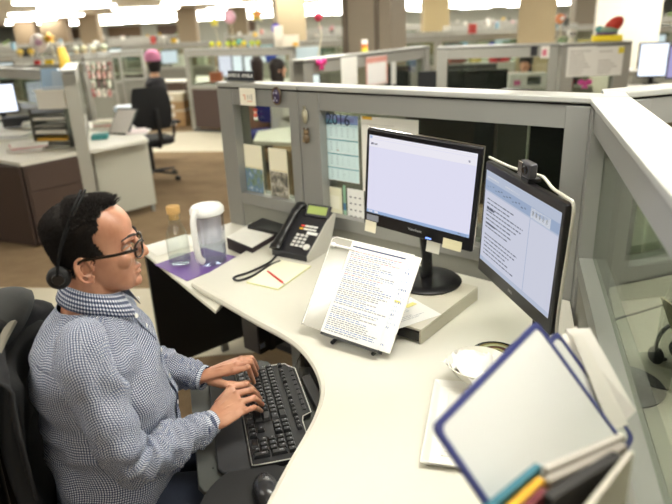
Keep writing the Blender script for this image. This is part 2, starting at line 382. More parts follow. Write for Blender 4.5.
# webcam and its cable
wc = thing('webcam', 'small silver and black webcam clipped to the top of the side monitor', 'webcam'); wc.matrix_world = M2 @ Matrix.Translation((.02, .004, .355/2+.0055))
MB().box((-.028,-.013,.008), (.028,.012,.05)).build('body', mat('3a3a3e', .3), wc, bevel=.007, seg=3)
MB().box((-.026,-.0165,.010), (-.006,-.0132,.048)).build('face_plate', CHROME, wc, bevel=.001)
mb = MB(); mb.M = Matrix.Translation((.008,-.0132,.03)) @ Matrix.Rotation(PI/2, 4, 'X'); mb.lathe([(.001,0),(.011,0),(.012,.002),(.009,.005),(.001,.004)], 20); mb.build('lens', mat('08080c', .08), wc, smooth=True)
MB().box((-.02,-.009,-.004), (.02,.03,.008)).build('clip', BLACKM, wc, bevel=.003)
mb = MB(); mb.M = M2
mb.tube(smooth_curve([(-.215,.012,.186),(-.12,.014,.187),(-.05,.02,.19),(.02,.04,.192),(.08,.02,.200),(.13,.014,.190),(.19,.012,.187),(.222,.012,.175),(.224,.012,.08),(.221,.012,-.04),(.222,.013,-.15),(.235,.02,-.30)], 5), .0042, 8)
tag(mb.build('monitor_cable', mat('b9b7aa', .45), smooth=True), 'thick pale cable looped over the top of the side monitor', 'cable')
# ---- riser
_a, _b = at(421,345,.74), at(480,298,.74); RSA = math.atan2(_b.y-_a.y, _b.x-_a.x)
rs = thing('monitor_riser', 'flat beige metal riser under the square monitor', 'riser', tuple(at(421,345,.7405)), RSA)
MB().box((0, 0, .045), (.40, .36, .054)).build('top_plate', mat('c9c4b3', .5, noise=.02), rs, bevel=.002)
for y in (0, .352): MB().box((0, y, .001), (.40, y+.008, .0445)).build('side_wall', mat('bdb8a6', .5), rs, bevel=.002)
MB().box((.02, .0085, .001), (.39, .3515, .006)).build('bottom_plate', mat('3b3a36', .6), rs)
MB().box((-.004, .345, .001), (.012, .351, .040)).build('front_stop', mat('77746a', .4, .5), rs)
MB().box((.004, .009, .007), (.008, .345, .038)).build('opening_shade', mat('2c2b28', .6), rs)  # dark sheet paints the shade inside the riser's open front
# papers lying on the riser
def sheet(name, label, cat, loc, rz, w, h, m, th=.0012, items=None, mats=None, group=None):
    t = MB(); t.box((-w/2, -h/2, 0), (w/2, h/2, th))
    if items:
        for mi, u0, v0, u1, v1 in items:
            t.m = mi; z = th+.0003
            t.add([((u0-.5)*w,(v0-.5)*h,z), ((u1-.5)*w,(v0-.5)*h,z), ((u1-.5)*w,(v1-.5)*h,z), ((u0-.5)*w,(v1-.5)*h,z)], [(0,1,2,3)])
    o = t.build(name, [m]+(mats or [])); o.location = loc; o.rotation_euler.z = rz; return tag(o, label, cat, group)
q = at(412, 312, .796)
INK = mat('5a5f6c', .8); INKB = mat('8fa3c8', .8); INKR = mat('c98a86', .8); YEL = mat('ead94a', .7)
sheet('paper_sheet', 'loose white paper on the riser beside the copy holder', 'paper', (q.x-.07, q.y+.04, .7952), R(30), .216, .279, PAPER, items=textlines(24,1,.1,.9,.08,.92,.3,.8,(1,),5), mats=[mat('a9abb0',.8)])
sheet('yellow_note', 'yellow marked slip lying on the loose white paper', 'note', (q.x-.0, q.y+.05, .7972), R(38), .045, .02, mat('e3dc8a', .8))
# ---- copy holder with papers
MH = Matrix.Translation((.1, 1.763, .896)) @ Matrix.Rotation(-.543, 4, 'Z') @ Matrix.Rotation(-.645, 4, 'X') @ Matrix.Rotation(.075, 4, 'Y')
ch = thing('copy_holder', 'slanted clear plastic copy holder in front of the riser', 'copy holder'); ch.matrix_world = MH
MB().box((-.205, .0065, -.155), (.11, .0095, .158)).build('clear_plate', mat('c3c1b6', .12, trans=0, alpha=.62), ch, bevel=.001)
mb = MB(); mb.tube([(-.200,.008,-.15), (-.203,.008,.15), (-.19,.008,.158), (.1,.008,.158)], .0025, 8); mb.build('plate_edge', mat('e9e9e2', .3), ch, smooth=True)
mb = MB(); mb.tube([(-.19,.0,.128), (-.10,-.001,.128)], .0045, 8); mb.ball((-.188, 0, .128), .009); mb.build('line_guide', mat('f2f2ee', .3), ch, smooth=True)
Mi = MH.inverted()
mb = MB(); mb.M = Mi
pb0 = MH @ Vector((-.08, .0, -.158)); pb1 = MH @ Vector((.07, .0, -.158))
for p in (pb0, pb1):
    e = Vector((p.x+.16*math.sin(.543), p.y+.16*math.cos(.543), .7475))
    mb.tube([(p.x, p.y, .7475), tuple(e)], .0065, 8); mb.tube([tuple(e), tuple(MH @ Vector((0, .01, .02)))], .005, 8)
mb.build('wire_foot', BLACKM, ch, smooth=True)
MB().box((-.11,-.02,-.166), (.1,.0095,-.158)).build('paper_ledge', mat('1c1c1c', .5), ch)
def slant_pages(name, label, x0, x1, z0, z1, y, n, items, mats, m=PAPER):
    t = MB(); t.M = MH @ Matrix.Translation(((x0+x1)/2, y, (z0+z1)/2)); w, h = x1-x0, z1-z0
    t.box((-w/2, 0, -h/2), (w/2, n, h/2)); page(t, w, h, -.0004, items); return tag(t.build(name, [m]+mats), label, 'paper')
cols = [mat('8a8e99',.8), mat('7f93bb',.8), mat('bd9aa0',.8), mat('2f3e6a',.7), YEL, mat('b9c6dc',.8)]
slant_pages('paper_stack', 'thick sheaf of papers in a sleeve behind the front printed page', -.08, .128, -.156, .155, .001, .004, textlines(20,1,.70,.97,.05,.93,.5,.6,(6,2),8)+[(5,.80,.50,.90,.52)], cols)
its = textlines(42,1,.05,.95,.03,.91,.50,.96,(1,1,2,2,1,2,1,3,2),11) + [(4,.04,.935,.96,.95)]
slant_pages('printed_page', 'printed page with dense blue and red text lines on the copy holder', -.122, .088, -.157, .157, -.002, .0016, its, cols)
# sticky notes
def sticky(label, M, w, h, m=CREAM):
    t = MB(); t.M = M; t.add([(-w/2,0,h/2),(w/2,0,h/2),(w/2,-.001,0),(-w/2,-.001,0),(w/2,-.004,-h/2),(-w/2,-.004,-h/2)], [(0,3,2,1),(3,5,4,2)])
    o = t.build('sticky_note', m); s = o.modifiers.new('th', 'SOLIDIFY'); s.thickness = .0006; return tag(o, label, 'note')
sticky('pale sticky note under the lower left corner of the square monitor', M1 @ Matrix.Translation((-W1/2+.035, -.003, -H1/2-.004)), .048, .042)
sticky('pale sticky note on the lower right corner of the square monitor', M1 @ Matrix.Translation((W1/2-.07, -.003, -H1/2+.012)), .07, .034, mat('d9d2ae', .7))
sticky('white sticky note hanging below the square monitor next to its neck', M1 @ Matrix.Translation((.07, .012, -H1/2-.018)), .052, .05, mat('dedccf', .7))
# ---- desk phone
ph = thing('desk_phone', 'black office desk phone with a green display and handset', 'phone', (-.288, 2.575, .7405), R(-34)); ph.scale = (1.06, 1.03, .90)
S = R(38)
body = [(0,0,0),(0,.0,.03),(0,.155,.155),(0,.215,.185),(0,.225,.17),(0,.16,.0)]
MB().loft([[(x, p[1], p[2]) for p in body] for x in (.0, .182)]).build('body', mat('26262a', .4), ph, bevel=.004)
MB().loft([[(x, p[1], p[2]) for p in body] for x in (.1825, .19)]).build('side_cheek', mat('b6b4aa', .4), ph, bevel=.002)
Mf = Matrix.Translation((0, 0, .031)) @ Matrix.Rotation(math.atan2(.125, .155), 4, 'X')
def on(mb): mb.M = Mf; return mb
k0 = None
for r in range(4):
    for c_ in range(3):
        mb = on(MB()); mb.cbox((.088+c_*.022, .045+r*.019, .003), (.016, .013, .005)); o = mb.build('key', mat('cfcfca', .5), ph, bevel=.002)
for r in range(2):
    for c_ in range(4):
        mb = on(MB()); mb.cbox((.088+c_*.022, .138+r*.017, .003), (.018, .009, .004)); mb.build('line_button', mat(['d9d9d4','e8e6d8','e2b23c' if c_==0 else 'e4e4e0','d8453c' if c_==0 and r else 'dededa'][c_ if c_<3 else 2] if c_ else ('d8453c' if r else 'e2b23c'), .5), ph)
mb = on(MB()); mb.lathe([(.001,.006),(.015,.006),(.016,.001)], 24, (.160,.045,0)); mb.build('round_navigation_key', mat('d8d8d4', .4), ph, smooth=True)
mb = on(MB()); mb.box((.125,.112,.001), (.178,.127,.004)); mb.build('name_strip', mat('eeeeea', .5), ph)
mb = MB(); mb.M = Matrix.Translation((.068, .165, .166)) @ Matrix.Rotation(R(62), 4, 'X'); mb.box((0,0,-.012), (.118,.062,.006)); mb.build('display_housing', mat('2a2a2e', .35), ph, bevel=.004)
mb = MB(); mb.M = Matrix.Translation((.068, .165, .166)) @ Matrix.Rotation(R(62), 4, 'X'); mb.box((.010,.012,.0062), (.108,.052,.0072)); mb.build('display', mat('93a552', .3), ph)['label'] = 'yellow-green liquid crystal display'
hs = [(.028,-.012,.045),(.026,.01,.066),(.026,.05,.098),(.026,.10,.143),(.026,.15,.184),(.028,.185,.205),(.030,.205,.20)]
mb = MB(); mb.tube(smooth_curve(hs, 4), [.027]*4+[.022]*4+[.018]*4+[.018]*4+[.021]*4+[.026]*4+[.02], 14, flat=.75); mb.build('handset', mat('17181b', .32), ph, smooth=True)
cd = [at(x, y, .746) for x, y in [(276,256),(270,262),(262,266.5),(247,273),(237,276),(233.5,278.5),(238,280.5),(246,278.5),(257,273.5),(268,266),(280,261)]]
mb = MB(); mb.tube(smooth_curve(cd, 5), .0052, 8); tag(mb.build('phone_cord', mat('1a1a1c', .5), smooth=True), 'black phone cord lying in a long loop on the desk', 'cord')
# ---- notepad, pen
P = [at(*q, .741) for q in [(246.4,283),(278,290.3),(311,267),(280,260.5)]]
np_ = thing('notepad', 'pale yellow notepad under the red pen', 'notepad', (0,0,0))
MB().prism([tuple(p[:2]) for p in P], .7405, .7465).build('page_block', mat('dfe0a8', .7), np_)
cP = sum(P, Vector())/4; MB().prism([tuple((cP+(p-cP)*.985)[:2]) for p in P], .7466, .7472).build('top_page', mat('f0eed6', .8), np_)
pn = thing('red_pen', 'red ballpoint pen on the notepad', 'pen')
a, b = at(267.5,271,.7515), at(285.5,284.5,.7515); dd = (b-a)
MB().tube([a+dd*.12, b-dd*.1], .0042, 10).build('barrel', mat('d03a34', .35), pn, smooth=True)
MB().tube([a, a+dd*.12], [.0028, .0042], 10).build('cap', mat('e0564c', .35), pn, smooth=True)
MB().tube([b-dd*.1, b], [.0042, .001], 10).build('tip', mat('d8d0c8', .35), pn, smooth=True)
# ---- dark box with white paper
P = [at(*q, .768) for q in [(226.5,237),(252,247.5),(279,231.5),(251.5,222.5)]]
bx_ = thing('dark_box', 'flat dark box at the back of the side desk', 'box'); 
MB().prism([tuple(p[:2]) for p in P], .707, .765).build('body', mat('2c1f24', .5), bx_, bevel=.003)
cP = sum(P, Vector())/4
tag(MB().prism([tuple((cP+(p-cP)*.995)[:2]) for p in P], .7655, .7675).build('paper_sheet', PAPER), 'white paper covering the flat dark box', 'paper')
P = [at(*q, .80) for q in [(247,222.5),(262,215),(292,224),(282,230)]]
MB().prism([tuple(p[:2]) for p in P], .707, .785).build('black_tray', mat('1a1a1c', .5)); tag(C.objects[-1], 'black low tray against the partition behind the white paper', 'tray')
# ---- side desk: mat, paper, bottle, pitcher
P = [at(*q, .7085) for q in [(154.5,264.5),(187,281),(243,258.5),(204,247.5)]]
tag(MB().prism([tuple(p[:2]) for p in P], .707, .7085).build('purple_sheet', mat('5b2f86', .45)), 'glossy purple sheet under the bottle and pitcher', 'mat')
P = [at(*q, .7085) for q in [(144,246),(157,256),(200,243),(186,234)]]
tag(MB().prism([tuple(p[:2]) for p in P], .707, .7083).build('paper_sheet', PAPER), 'white paper at the left corner of the side desk', 'paper')
bc = at(180.5, 263.5, .7095)
bo = thing('water_bottle', 'clear glass bottle with a cork stopper on the purple sheet', 'bottle', (bc.x, bc.y, .7095))
GL = glass('fbfdfc', .55, .02, 1.0)
MB().lathe([(.001,.0),(.044,.0),(.049,.006),(.051,.05),(.050,.12),(.043,.155),(.030,.185),(.0255,.205),(.0255,.225),(.0275,.23),(.0275,.238),(.0225,.238),(.0225,.19),(.0275,.18),(.040,.153),(.047,.12),(.048,.05),(.046,.01),(.001,.007)], 36, cap=False).build('glass_body', GL, bo, smooth=True)
MB().lathe([(.001,.0085),(.0445,.0105),(.0465,.035),(.001,.035)], 32).build('water', glass('f0f4f6', .5, .02, 1.0), bo, smooth=True, ang=30)
MB().lathe([(.001,.212),(.0215,.212),(.0222,.2385),(.029,.2386),(.030,.245),(.030,.268),(.028,.272),(.001,.272)], 28).build('cork_stopper', mat('c7a063', .8, noise=.2, scale=120), bo, smooth=True, ang=30)
pc = at(213, 262.5, .7095)
pt = thing('water_pitcher', 'clear filter pitcher with a white lid and handle', 'pitcher', (pc.x, pc.y, .7095), R(-112)); pt.scale = (1.14, 1.14, 1.10)
def el(rx, ry, z, n=36, sx=0, spout=0): return [(rx*math.cos(2*PI*k/n)+sx + spout*max(0, -math.cos(2*PI*k/n))**8*-1, ry*math.sin(2*PI*k/n), z) for k in range(n)]
MB().loft([el(.052,.048,.0),el(.06,.055,.004),el(.064,.058,.10),el(.068,.060,.22),el(.066,.058,.22),el(.062,.056,.10),el(.057,.052,.008),el(.02,.02,.006)], cap=False).build('clear_body', glass('f6f7fa', .5, .03, 1.0), pt, smooth=True)
MB().loft([el(.055,.05,.0085),el(.0605,.0545,.085)]).build('water', glass('eef2f5', .5, .02, 1.0), pt, smooth=True, ang=30)
MB().loft([el(.05,.045,.10),el(.056,.05,.205)]).build('filter_funnel', mat('dedee4', .3, alpha=.45), pt, smooth=True, ang=30)
MB().loft([el(.068,.060,.212,spout=.008),el(.071,.063,.216,spout=.016),el(.071,.063,.232,spout=.014),el(.062,.055,.245),el(.02,.02,.249)]).build('lid', mat('eeeeec', .35), pt, smooth=True, ang=50)
mb = MB(); mb.tube(smooth_curve([(.060,0,.235),(.085,0,.232),(.098,0,.20),(.098,0,.12),(.088,0,.055),(.066,0,.03)], 5), .0105, 12, flat=1.4); mb.build('handle', mat('efefed', .35), pt, smooth=True)
# ---- white tray, bowl, napkin, disc
a, b = at(434,382,.745), at(419,466,.745); L_ = (b-a).length
tr = thing('serving_tray', 'square white plastic tray at the near end of the desk', 'tray', tuple(a), math.atan2(b.y-a.y, b.x-a.x))
mb = MB(); W_ = .25; rim = lambda i, z: [(i, i, z), (L_-i, i, z), (L_-i, W_-i, z), (i, W_-i, z)]
mb.loft([rim(.012,-.004), rim(0,.012), rim(.006,.013), rim(.02,-.001)]).build('tray_body', mat('e3e2dc', .35), tr, bevel=.004)
mb = MB(); mb.box((.045,.045,-.0008), (L_-.045,W_-.045,.0012)); mb.build('inner_floor', mat('dbd9d2', .4), tr, bevel=.001)
MB().box((L_-.12,.05,.0013), (L_-.06,.13,.0035)).build('white_label', mat('f0f0ec', .3)); tag(C.objects[-1], 'small white card lying in the tray', 'card'); C.objects[-1].matrix_world = tr.matrix_world.copy()
bw = at(478, 380, .75); 
bl = thing('soup_bowl', 'round white bowl standing in the tray behind the blue framed panel', 'bowl', (bw.x, bw.y, .747))
MB().lathe([(.001,.0),(.04,.0),(.042,.006),(.075,.04),(.088,.062),(.085,.063),(.072,.043),(.038,.01),(.001,.008)], 40, cap=False).build('bowl_shell', mat('e6e3d6', .25), bl, smooth=True, ang=50)
nk = MB(); rnd = random.Random(4); n_ = 14
vs = []; 
for j in range(n_):
    for i in range(n_):
        u, v = i/(n_-1)-.5, j/(n_-1)-.5; r_ = math.hypot(u, v)
        vs.append((u*.15, v*.15, .052+.03*math.exp(-r_*r_*14)+rnd.uniform(-.010,.012)+.012*math.sin(9*u+5*v)+.01*(abs(u)+abs(v))))
nk.M = frame((bw.x, bw.y, .738), .5); nk.add(vs, [(j*n_+i, j*n_+i+1, (j+1)*n_+i+1, (j+1)*n_+i) for j in range(n_-1) for i in range(n_-1)])
o = nk.build('napkin', mat('efeee8', .8), smooth=True, ang=90); o.modifiers.new('th', 'SOLIDIFY').thickness = .001; tag(o, 'crumpled white napkin heaped in the bowl', 'napkin')
dc = at(496, 352, .75)
ds = thing('patterned_disc', 'shiny round disc with a dark rim lying beside the side monitor', 'disc', (dc.x, dc.y, .7405))
MB().lathe([(.001,0),(.072,0),(.075,.004),(.072,.007),(.001,.007)], 40).build('dark_rim', mat('241c1c', .2), ds, smooth=True, ang=40)
for r0, r1, c_ in [(.018,.028,'b9b07a'),(.030,.040,'6d4a3c'),(.042,.052,'c3c79a'),(.054,.060,'8f8150')]:
    MB().lathe([(r0,.0072),(r0,.0080),(r1,.0080),(r1,.0072)], 36, cap=False).build('ring_pattern', mat(c_, .15, .3), ds)
MB().lathe([(.001,.0072),(.016,.0072),(.015,.010),(.001,.011)], 28).build('silver_hub', mat('e2e6ee', .1, .8), ds, smooth=True)
# ---- blue framed display panels and loose files at the near right
def bluepanel(label, M, w, h):
    t = thing('display_panel', label, 'display panel'); t.matrix_world = M
    e = .010; ring = [(-w/2,-h/2), (w/2,-h/2), (w/2,h/2), (-w/2,h/2)]
    mb = MB(); q = [Vector((x, 0, z)) for x, z in ring]
    rr = .012; pts = []
    for cx_, cz_, a0 in [(w/2-rr,-h/2+rr,-90),(w/2-rr,h/2-rr,0),(-w/2+rr,h/2-rr,90),(-w/2+rr,-h/2+rr,180)]:
        for k in range(5): a_ = R(a0+k*22.5); pts.append((cx_+rr*math.cos(a_), cz_+rr*math.sin(a_)))
    def rg(off, y): return [(x*(1-2*off/w), y, z*(1-2*off/h)) for x, z in pts]
    mb.loft([rg(0,-.003), rg(0,.003), rg(.0085,.003), rg(.0085,-.003)], closed=True); mb.build('blue_frame', mat('2b3272', .4), t, smooth=True, ang=30)
    MB().box((-w/2+.0087,-.0015,-h/2+.0087), (w/2-.0087,.0015,h/2-.0087)).build('white_sheet', mat('dcdcd9', .45), t)
    return t
MP = Matrix.Translation((.277, .70, 1.145)) @ Matrix.Rotation(.893, 4, 'Z') @ Matrix.Rotation(-.734, 4, 'X')
bluepanel('blue framed white panel, the front one facing the camera', MP, .335, .25)
_tr = MP @ Vector((.1675, 0, .125)); MPb = Matrix.Translation(deep(556, 331, 1.038)-_tr) @ MP @ Matrix.Translation((.0, 0, .02)); bluepanel('blue framed panel tucked behind the front white one', MPb, .335, .21)
st = thing('panel_stand', 'dark desk stand carrying the blue framed panels', 'stand', (.36, .60, .7405), .893)
MB().box((-.12,-.10,0), (.12,.12,.012)).build('base', BLACKM, st, bevel=.003)
MB().box((-.02,.02,.0121), (.02,.05,.245)).build('upright', BLACKM, st, bevel=.003)
def leaf(label, pts, th, col):
    P = [deep(*q) for q in pts]; n_ = (P[1]-P[0]).cross(P[3]-P[0]).normalized(); n_ = n_ if n_.dot(P[0]-Vector((0,0,CH))) > 0 else -n_
    Q = [p+n_*th for p in P]; mb = MB(); mb.add(P+Q, [(0,1,2,3),(7,6,5,4),(0,4,5,1),(1,5,6,2),(2,6,7,3),(3,7,4,0)]); return tag(mb.build('paper_bundle', mat(col, .8)), label, 'papers')
leaf('white paper bundle right behind the second blue frame', [(571,333,1.050),(583,334,1.050),(628,424,.965),(612,432,.960)], .004, 'd5d2c8')
leaf('large white page in the middle of the upright papers by the partition', [(566,329,1.065),(590,328,1.065),(636,411,.968),(617,430,.970)], .005, 'd6d3cb')
leaf('rearmost off-white page of the upright papers by the partition', [(560,336,1.080),(576,326,1.085),(628,398,.995),(600,420,.985)], .004, 'dfdcd2')
def fold(name, label, a, b, z, col, th=.006, h=.22, z2=None, lean=(0, 0)):
    A = at(a[0], a[1], z); B = at(b[0], b[1], z2 or z); d_ = (B-A); d_.z = 0; d_.normalize(); n_ = Vector((-d_.y, d_.x, 0))*th
    lo = Vector((lean[0], lean[1], -h))
    mb = MB(); mb.add([A, B, B+n_, A+n_, A+lo, B+lo, B+n_+lo, A+n_+lo], [(0,1,2,3),(7,6,5,4),(0,4,5,1),(1,5,6,2),(2,6,7,3),(3,7,4,0)])
    return tag(mb.build(name, mat(col, .75)), label, 'folder')
fold('file_folder', 'teal folder, furthest back of the coloured file edges', (478,520), (542,466), 1.2, '2f6f80', .009)
fold('file_folder', 'yellow folder between the teal and dark red ones', (494,528), (545,480), 1.2, 'd9a520', .009)
fold('file_folder', 'dark red folder in front of the yellow one', (508,532), (547,490), 1.2, '6e1f24', .008)
fold('file_folder', 'pale grey folder, rearmost of the blurred near files', (548,470), (626,436), 1.2, 'bdb8ae', .008)
fold('file_folder', 'taupe folder second from the back of the blurred near files', (550,482), (628,446), 1.2, '9d968c', .010)
fold('file_folder', 'black folder in the middle of the blurred near files', (553,500), (622,456), 1.2, '2a2826', .013)
fold('file_folder', 'off-white folder in the front of the blurred near files', (585,516), (634,452), 1.2, 'c9c4b6', .007)
so = thing('file_sorter', 'dark desk sorter holding the blurred folders', 'file sorter', (.0,.0,.0))
c0 = at(560,500,.98); 
m2_ = MB(); m2_.M = frame((c0.x-.02, c0.y-.09, .7405), R(35)); m2_.box((-.14,-.07,0), (.16,.09,.03)); m2_.build('base', BLACKM, so)
m2_ = MB(); m2_.M = frame((c0.x-.02, c0.y-.09, .7405), R(35)); m2_.box((-.14,-.07,.031), (.16,-.06,.20)); m2_.build('front_wall', BLACKM, so)
# ================================================================ keyboard tray, keyboard, under the desk
F2 = Vector((.973, .231, 0)).normalized(); R2 = Vector((.231, -.973, 0)).normalized()
KA = math.atan2(R2.y, R2.x)
tp = [at(x, y, .69) for x, y in [(190,388),(198,372),(246,358),(268,361),(292,384),(322,392),(350,420),(338,474),(262,484),(204,492),(198,486)]]
kt = thing('keyboard_tray', 'grey pull-out keyboard tray under the curved desk edge', 'keyboard tray')
MB().prism([tuple(p[:2]) for p in tp], .676, .69).build('tray_board', mat('414340', .55, noise=.05, scale=50), kt, bevel=.004)
for x, y in [(197,415),(213,468),(300,440),(318,420)]:
    p = at(x, y, .6905); m_ = MB(); m_.lathe([(.001,.0),(.003,.0),(.003,.0008),(.001,.0008)], 12, (p.x,p.y,.6902)); m_.build('screw', BLACKM, kt)
q = at(300, 395, .67); m_ = MB(); m_.M = frame((q.x+.04, q.y, .64), 0); m_.box((-.05,-.15,0), (.02,.15,.035)); m_.build('slide_bracket', mat('3a3a38', .4, .4), kt)
KO = Vector((-.273, 1.430, .691))
kb = thing('computer_keyboard', 'black full size keyboard with palm rest and pale outline', 'keyboard', tuple(KO), KA)
KBM = mat('1d1e21', .42); KBK = mat('17181b', .35)
out = [(-.228,-.004),(.226,-.004),(.229,.05),(.228,.146),(.085,.148),(.066,.153),(.054,.178),(-.185,.178),(-.205,.160),(-.222,.152)]
MB().prism(out, .001, .018).build('case', KBM, kb, bevel=.004)
mb = MB(); mb.tube([(x, y, .0185) for x, y in out+out[:2]], .0014, 6); mb.build('pale_outline', mat('cfcfc6', .35), kb)
pr = [(-.232,-.078),(-.218,-.086),(.205,-.086),(.222,-.076),(.228,-.006),(-.232,-.006)]
MB().prism(pr, .001, .014).build('palm_rest', mat('232427', .6, bump=.1), kb, bevel=.005)
LEG = mat('8a8c90', .5); kmesh = {}
def key(x, y, w, d):
    k = (round(w, 4), round(d, 4))
    if k not in kmesh:
        b = MB(); b.loft([[(sx*w/2*s_, sy*d/2*s_, z) for sx, sy in ((-1,-1),(1,-1),(1,1),(-1,1))] for s_, z in ((.97,0),(.95,.003),(.74,.0085))])
        if w < .03: b.m = 1; b.add([(-w*.22,d*.02,.0087),(-w*.02,d*.02,.0087),(-w*.02,d*.24,.0087),(-w*.22,d*.24,.0087)], [(0,1,2,3)])
        kmesh[k] = b.mesh('key', [KBK, LEG])
    o = bpy.data.objects.new('key', kmesh[k]); C.objects.link(o); o.parent = kb; o.location = (x, y, .0185)
U = .0188
def krow(y, x, ws, d=.0198):
    for w in ws:
        key(x+w*U/2, y, w*U-.0018, d); x += w*U
X0 = -.220; Y = lambda r: .012+.0222*r
krow(Y(0), X0, [1.25]*3+[6.25]+[1.25]*4); krow(Y(1), X0, [2.25]+[1]*10+[2.75]); krow(Y(2), X0, [1.75]+[1]*11+[2.25])
krow(Y(3), X0, [1.5]+[1]*12+[1.5]); krow(Y(4), X0, [1]*13+[2])
krow(.134, X0, [1], .013)
for s_ in range(3): krow(.134, X0+U*(2+s_*4.5), [1]*4, .013)
krow(.134, .068, [1]*3, .013)
for r in (3, 4): krow(Y(r), .068, [1]*3)
krow(Y(1), .068+U, [1]); krow(Y(0), .068, [1]*3)
krow(Y(0), .132, [2, 1]); krow(Y(1), .132, [1]*3); krow(Y(2), .132, [1]*3); krow(Y(3), .132, [1]*3); krow(Y(4), .132, [1]*4)
key(.132+3.5*U, (Y(0)+Y(1))/2, U-.0018, .0198+.0222); key(.132+3.5*U, (Y(2)+Y(3))/2, U-.0018, .0198+.0222)
for k in range(9): b = MB(); b.cbox((-.18+k*.0262, .163, .0195), (.020,.010,.004)); b.build('media_button', mat('2b2c30', .3), kb, bevel=.0015)
# black round mouse platform, pad and mouse
mp = at(252, 508, .70)
pf = thing('mouse_pad', 'black round mouse pad at the near end of the tray', 'mouse pad', (mp.x, mp.y, .6905))
MB().loft([[(.12*math.cos(2*PI*k/40), .15*math.sin(2*PI*k/40), z) for k in range(40)] for z in (0, .012)]).build('pad_disc', mat('141416', .7), pf, bevel=.003)
mq = at(266, 487, .725)
ms = thing('computer_mouse', 'glossy dark mouse on the black round pad', 'mouse', (mq.x, mq.y, .7035), R(15))
MB().loft([[(.031*s_*math.cos(2*PI*k/28), .052*s_*math.sin(2*PI*k/28)-off, z) for k in range(28)] for s_, z, off in ((.95,0,0),(1,.008,0),(.95,.02,0),(.78,.031,.002),(.45,.037,.004),(.1,.0385,.004))]).build('shell', mat('2a2a2d', .25), ms, smooth=True)
MB().box((-.003,.012,.026), (.003,.026,.039)).build('scroll_wheel', BLACK, ms, bevel=.002)
# black handset box by the desk edge
P = [at(*q, .712) for q in [(301,377),(310,373.5),(328,405),(319,413)]]
tag(MB().prism([tuple(p[:2]) for p in P], .6905, .712).build('adapter_box', mat('1b1c1f', .4), bevel=.003), 'flat black device on the tray under the curved desk edge', 'adapter')
mb = MB(); mb.tube(smooth_curve([at(300,381,.70),at(296,375,.70),at(297,362,.705),at(304,352,.705),at(312,349,.70)], 6), .0022, 6); tag(mb.build('thin_cable', BLACKM, smooth=True), 'thin black cable curling over the far end of the tray', 'cable')
# computer hanging under the desk
p = at(261, 355, .30)
pc_ = thing('computer_tower', 'slim black computer hanging in a holder under the desk', 'computer', (p.x, p.y, .30), R(48))
MB().box((0,0,0), (.40,.11,.36)).build('case', mat('121317', .4), pc_, bevel=.004)
MB().box((-.006,.003,.004), (-.0005,.107,.356)).build('front_bezel', mat('2a2c32', .35), pc_, bevel=.002)
MB().box((-.009,.02,.26), (-.0065,.09,.29)).build('disc_drive', mat('35373d', .3), pc_)
MB().box((-.0015,.0,.03), (.03,-.0012,.055)).build('round_sticker', mat('9fb0cc', .3), pc_)['label'] = 'small pale blue sticker near the front edge'
for x in (.06, .30): MB().box((x,-.004,-.004), (x+.03,.114,.409)).build('hanger_strap', mat('3a3a3c', .4, .5), pc_)
# dark bag behind the tower
p = at(302, 352, .25)
bg = thing('black_bag', 'black soft bag on the floor under the desk', 'bag', (p.x+.16, p.y+.20, 0), R(30))
MB().loft([[(.17*s_*math.cos(2*PI*k/24), .12*s_*math.sin(2*PI*k/24)*(1+.1*math.sin(3*k)), z) for k in range(24)] for s_, z in ((.8,.0),(1,.05),(1.02,.16),(.85,.27),(.5,.32),(.1,.33))]).build('bag_body', mat('121214', .7, bump=.3, bscale=30), bg, smooth=True)
mb = MB(); mb.tube(smooth_curve([(-.06,0,.32),(-.05,0,.39),(.05,0,.39),(.06,0,.32)], 5), .009, 8); mb.build('handle', BLACKM, bg, smooth=True)
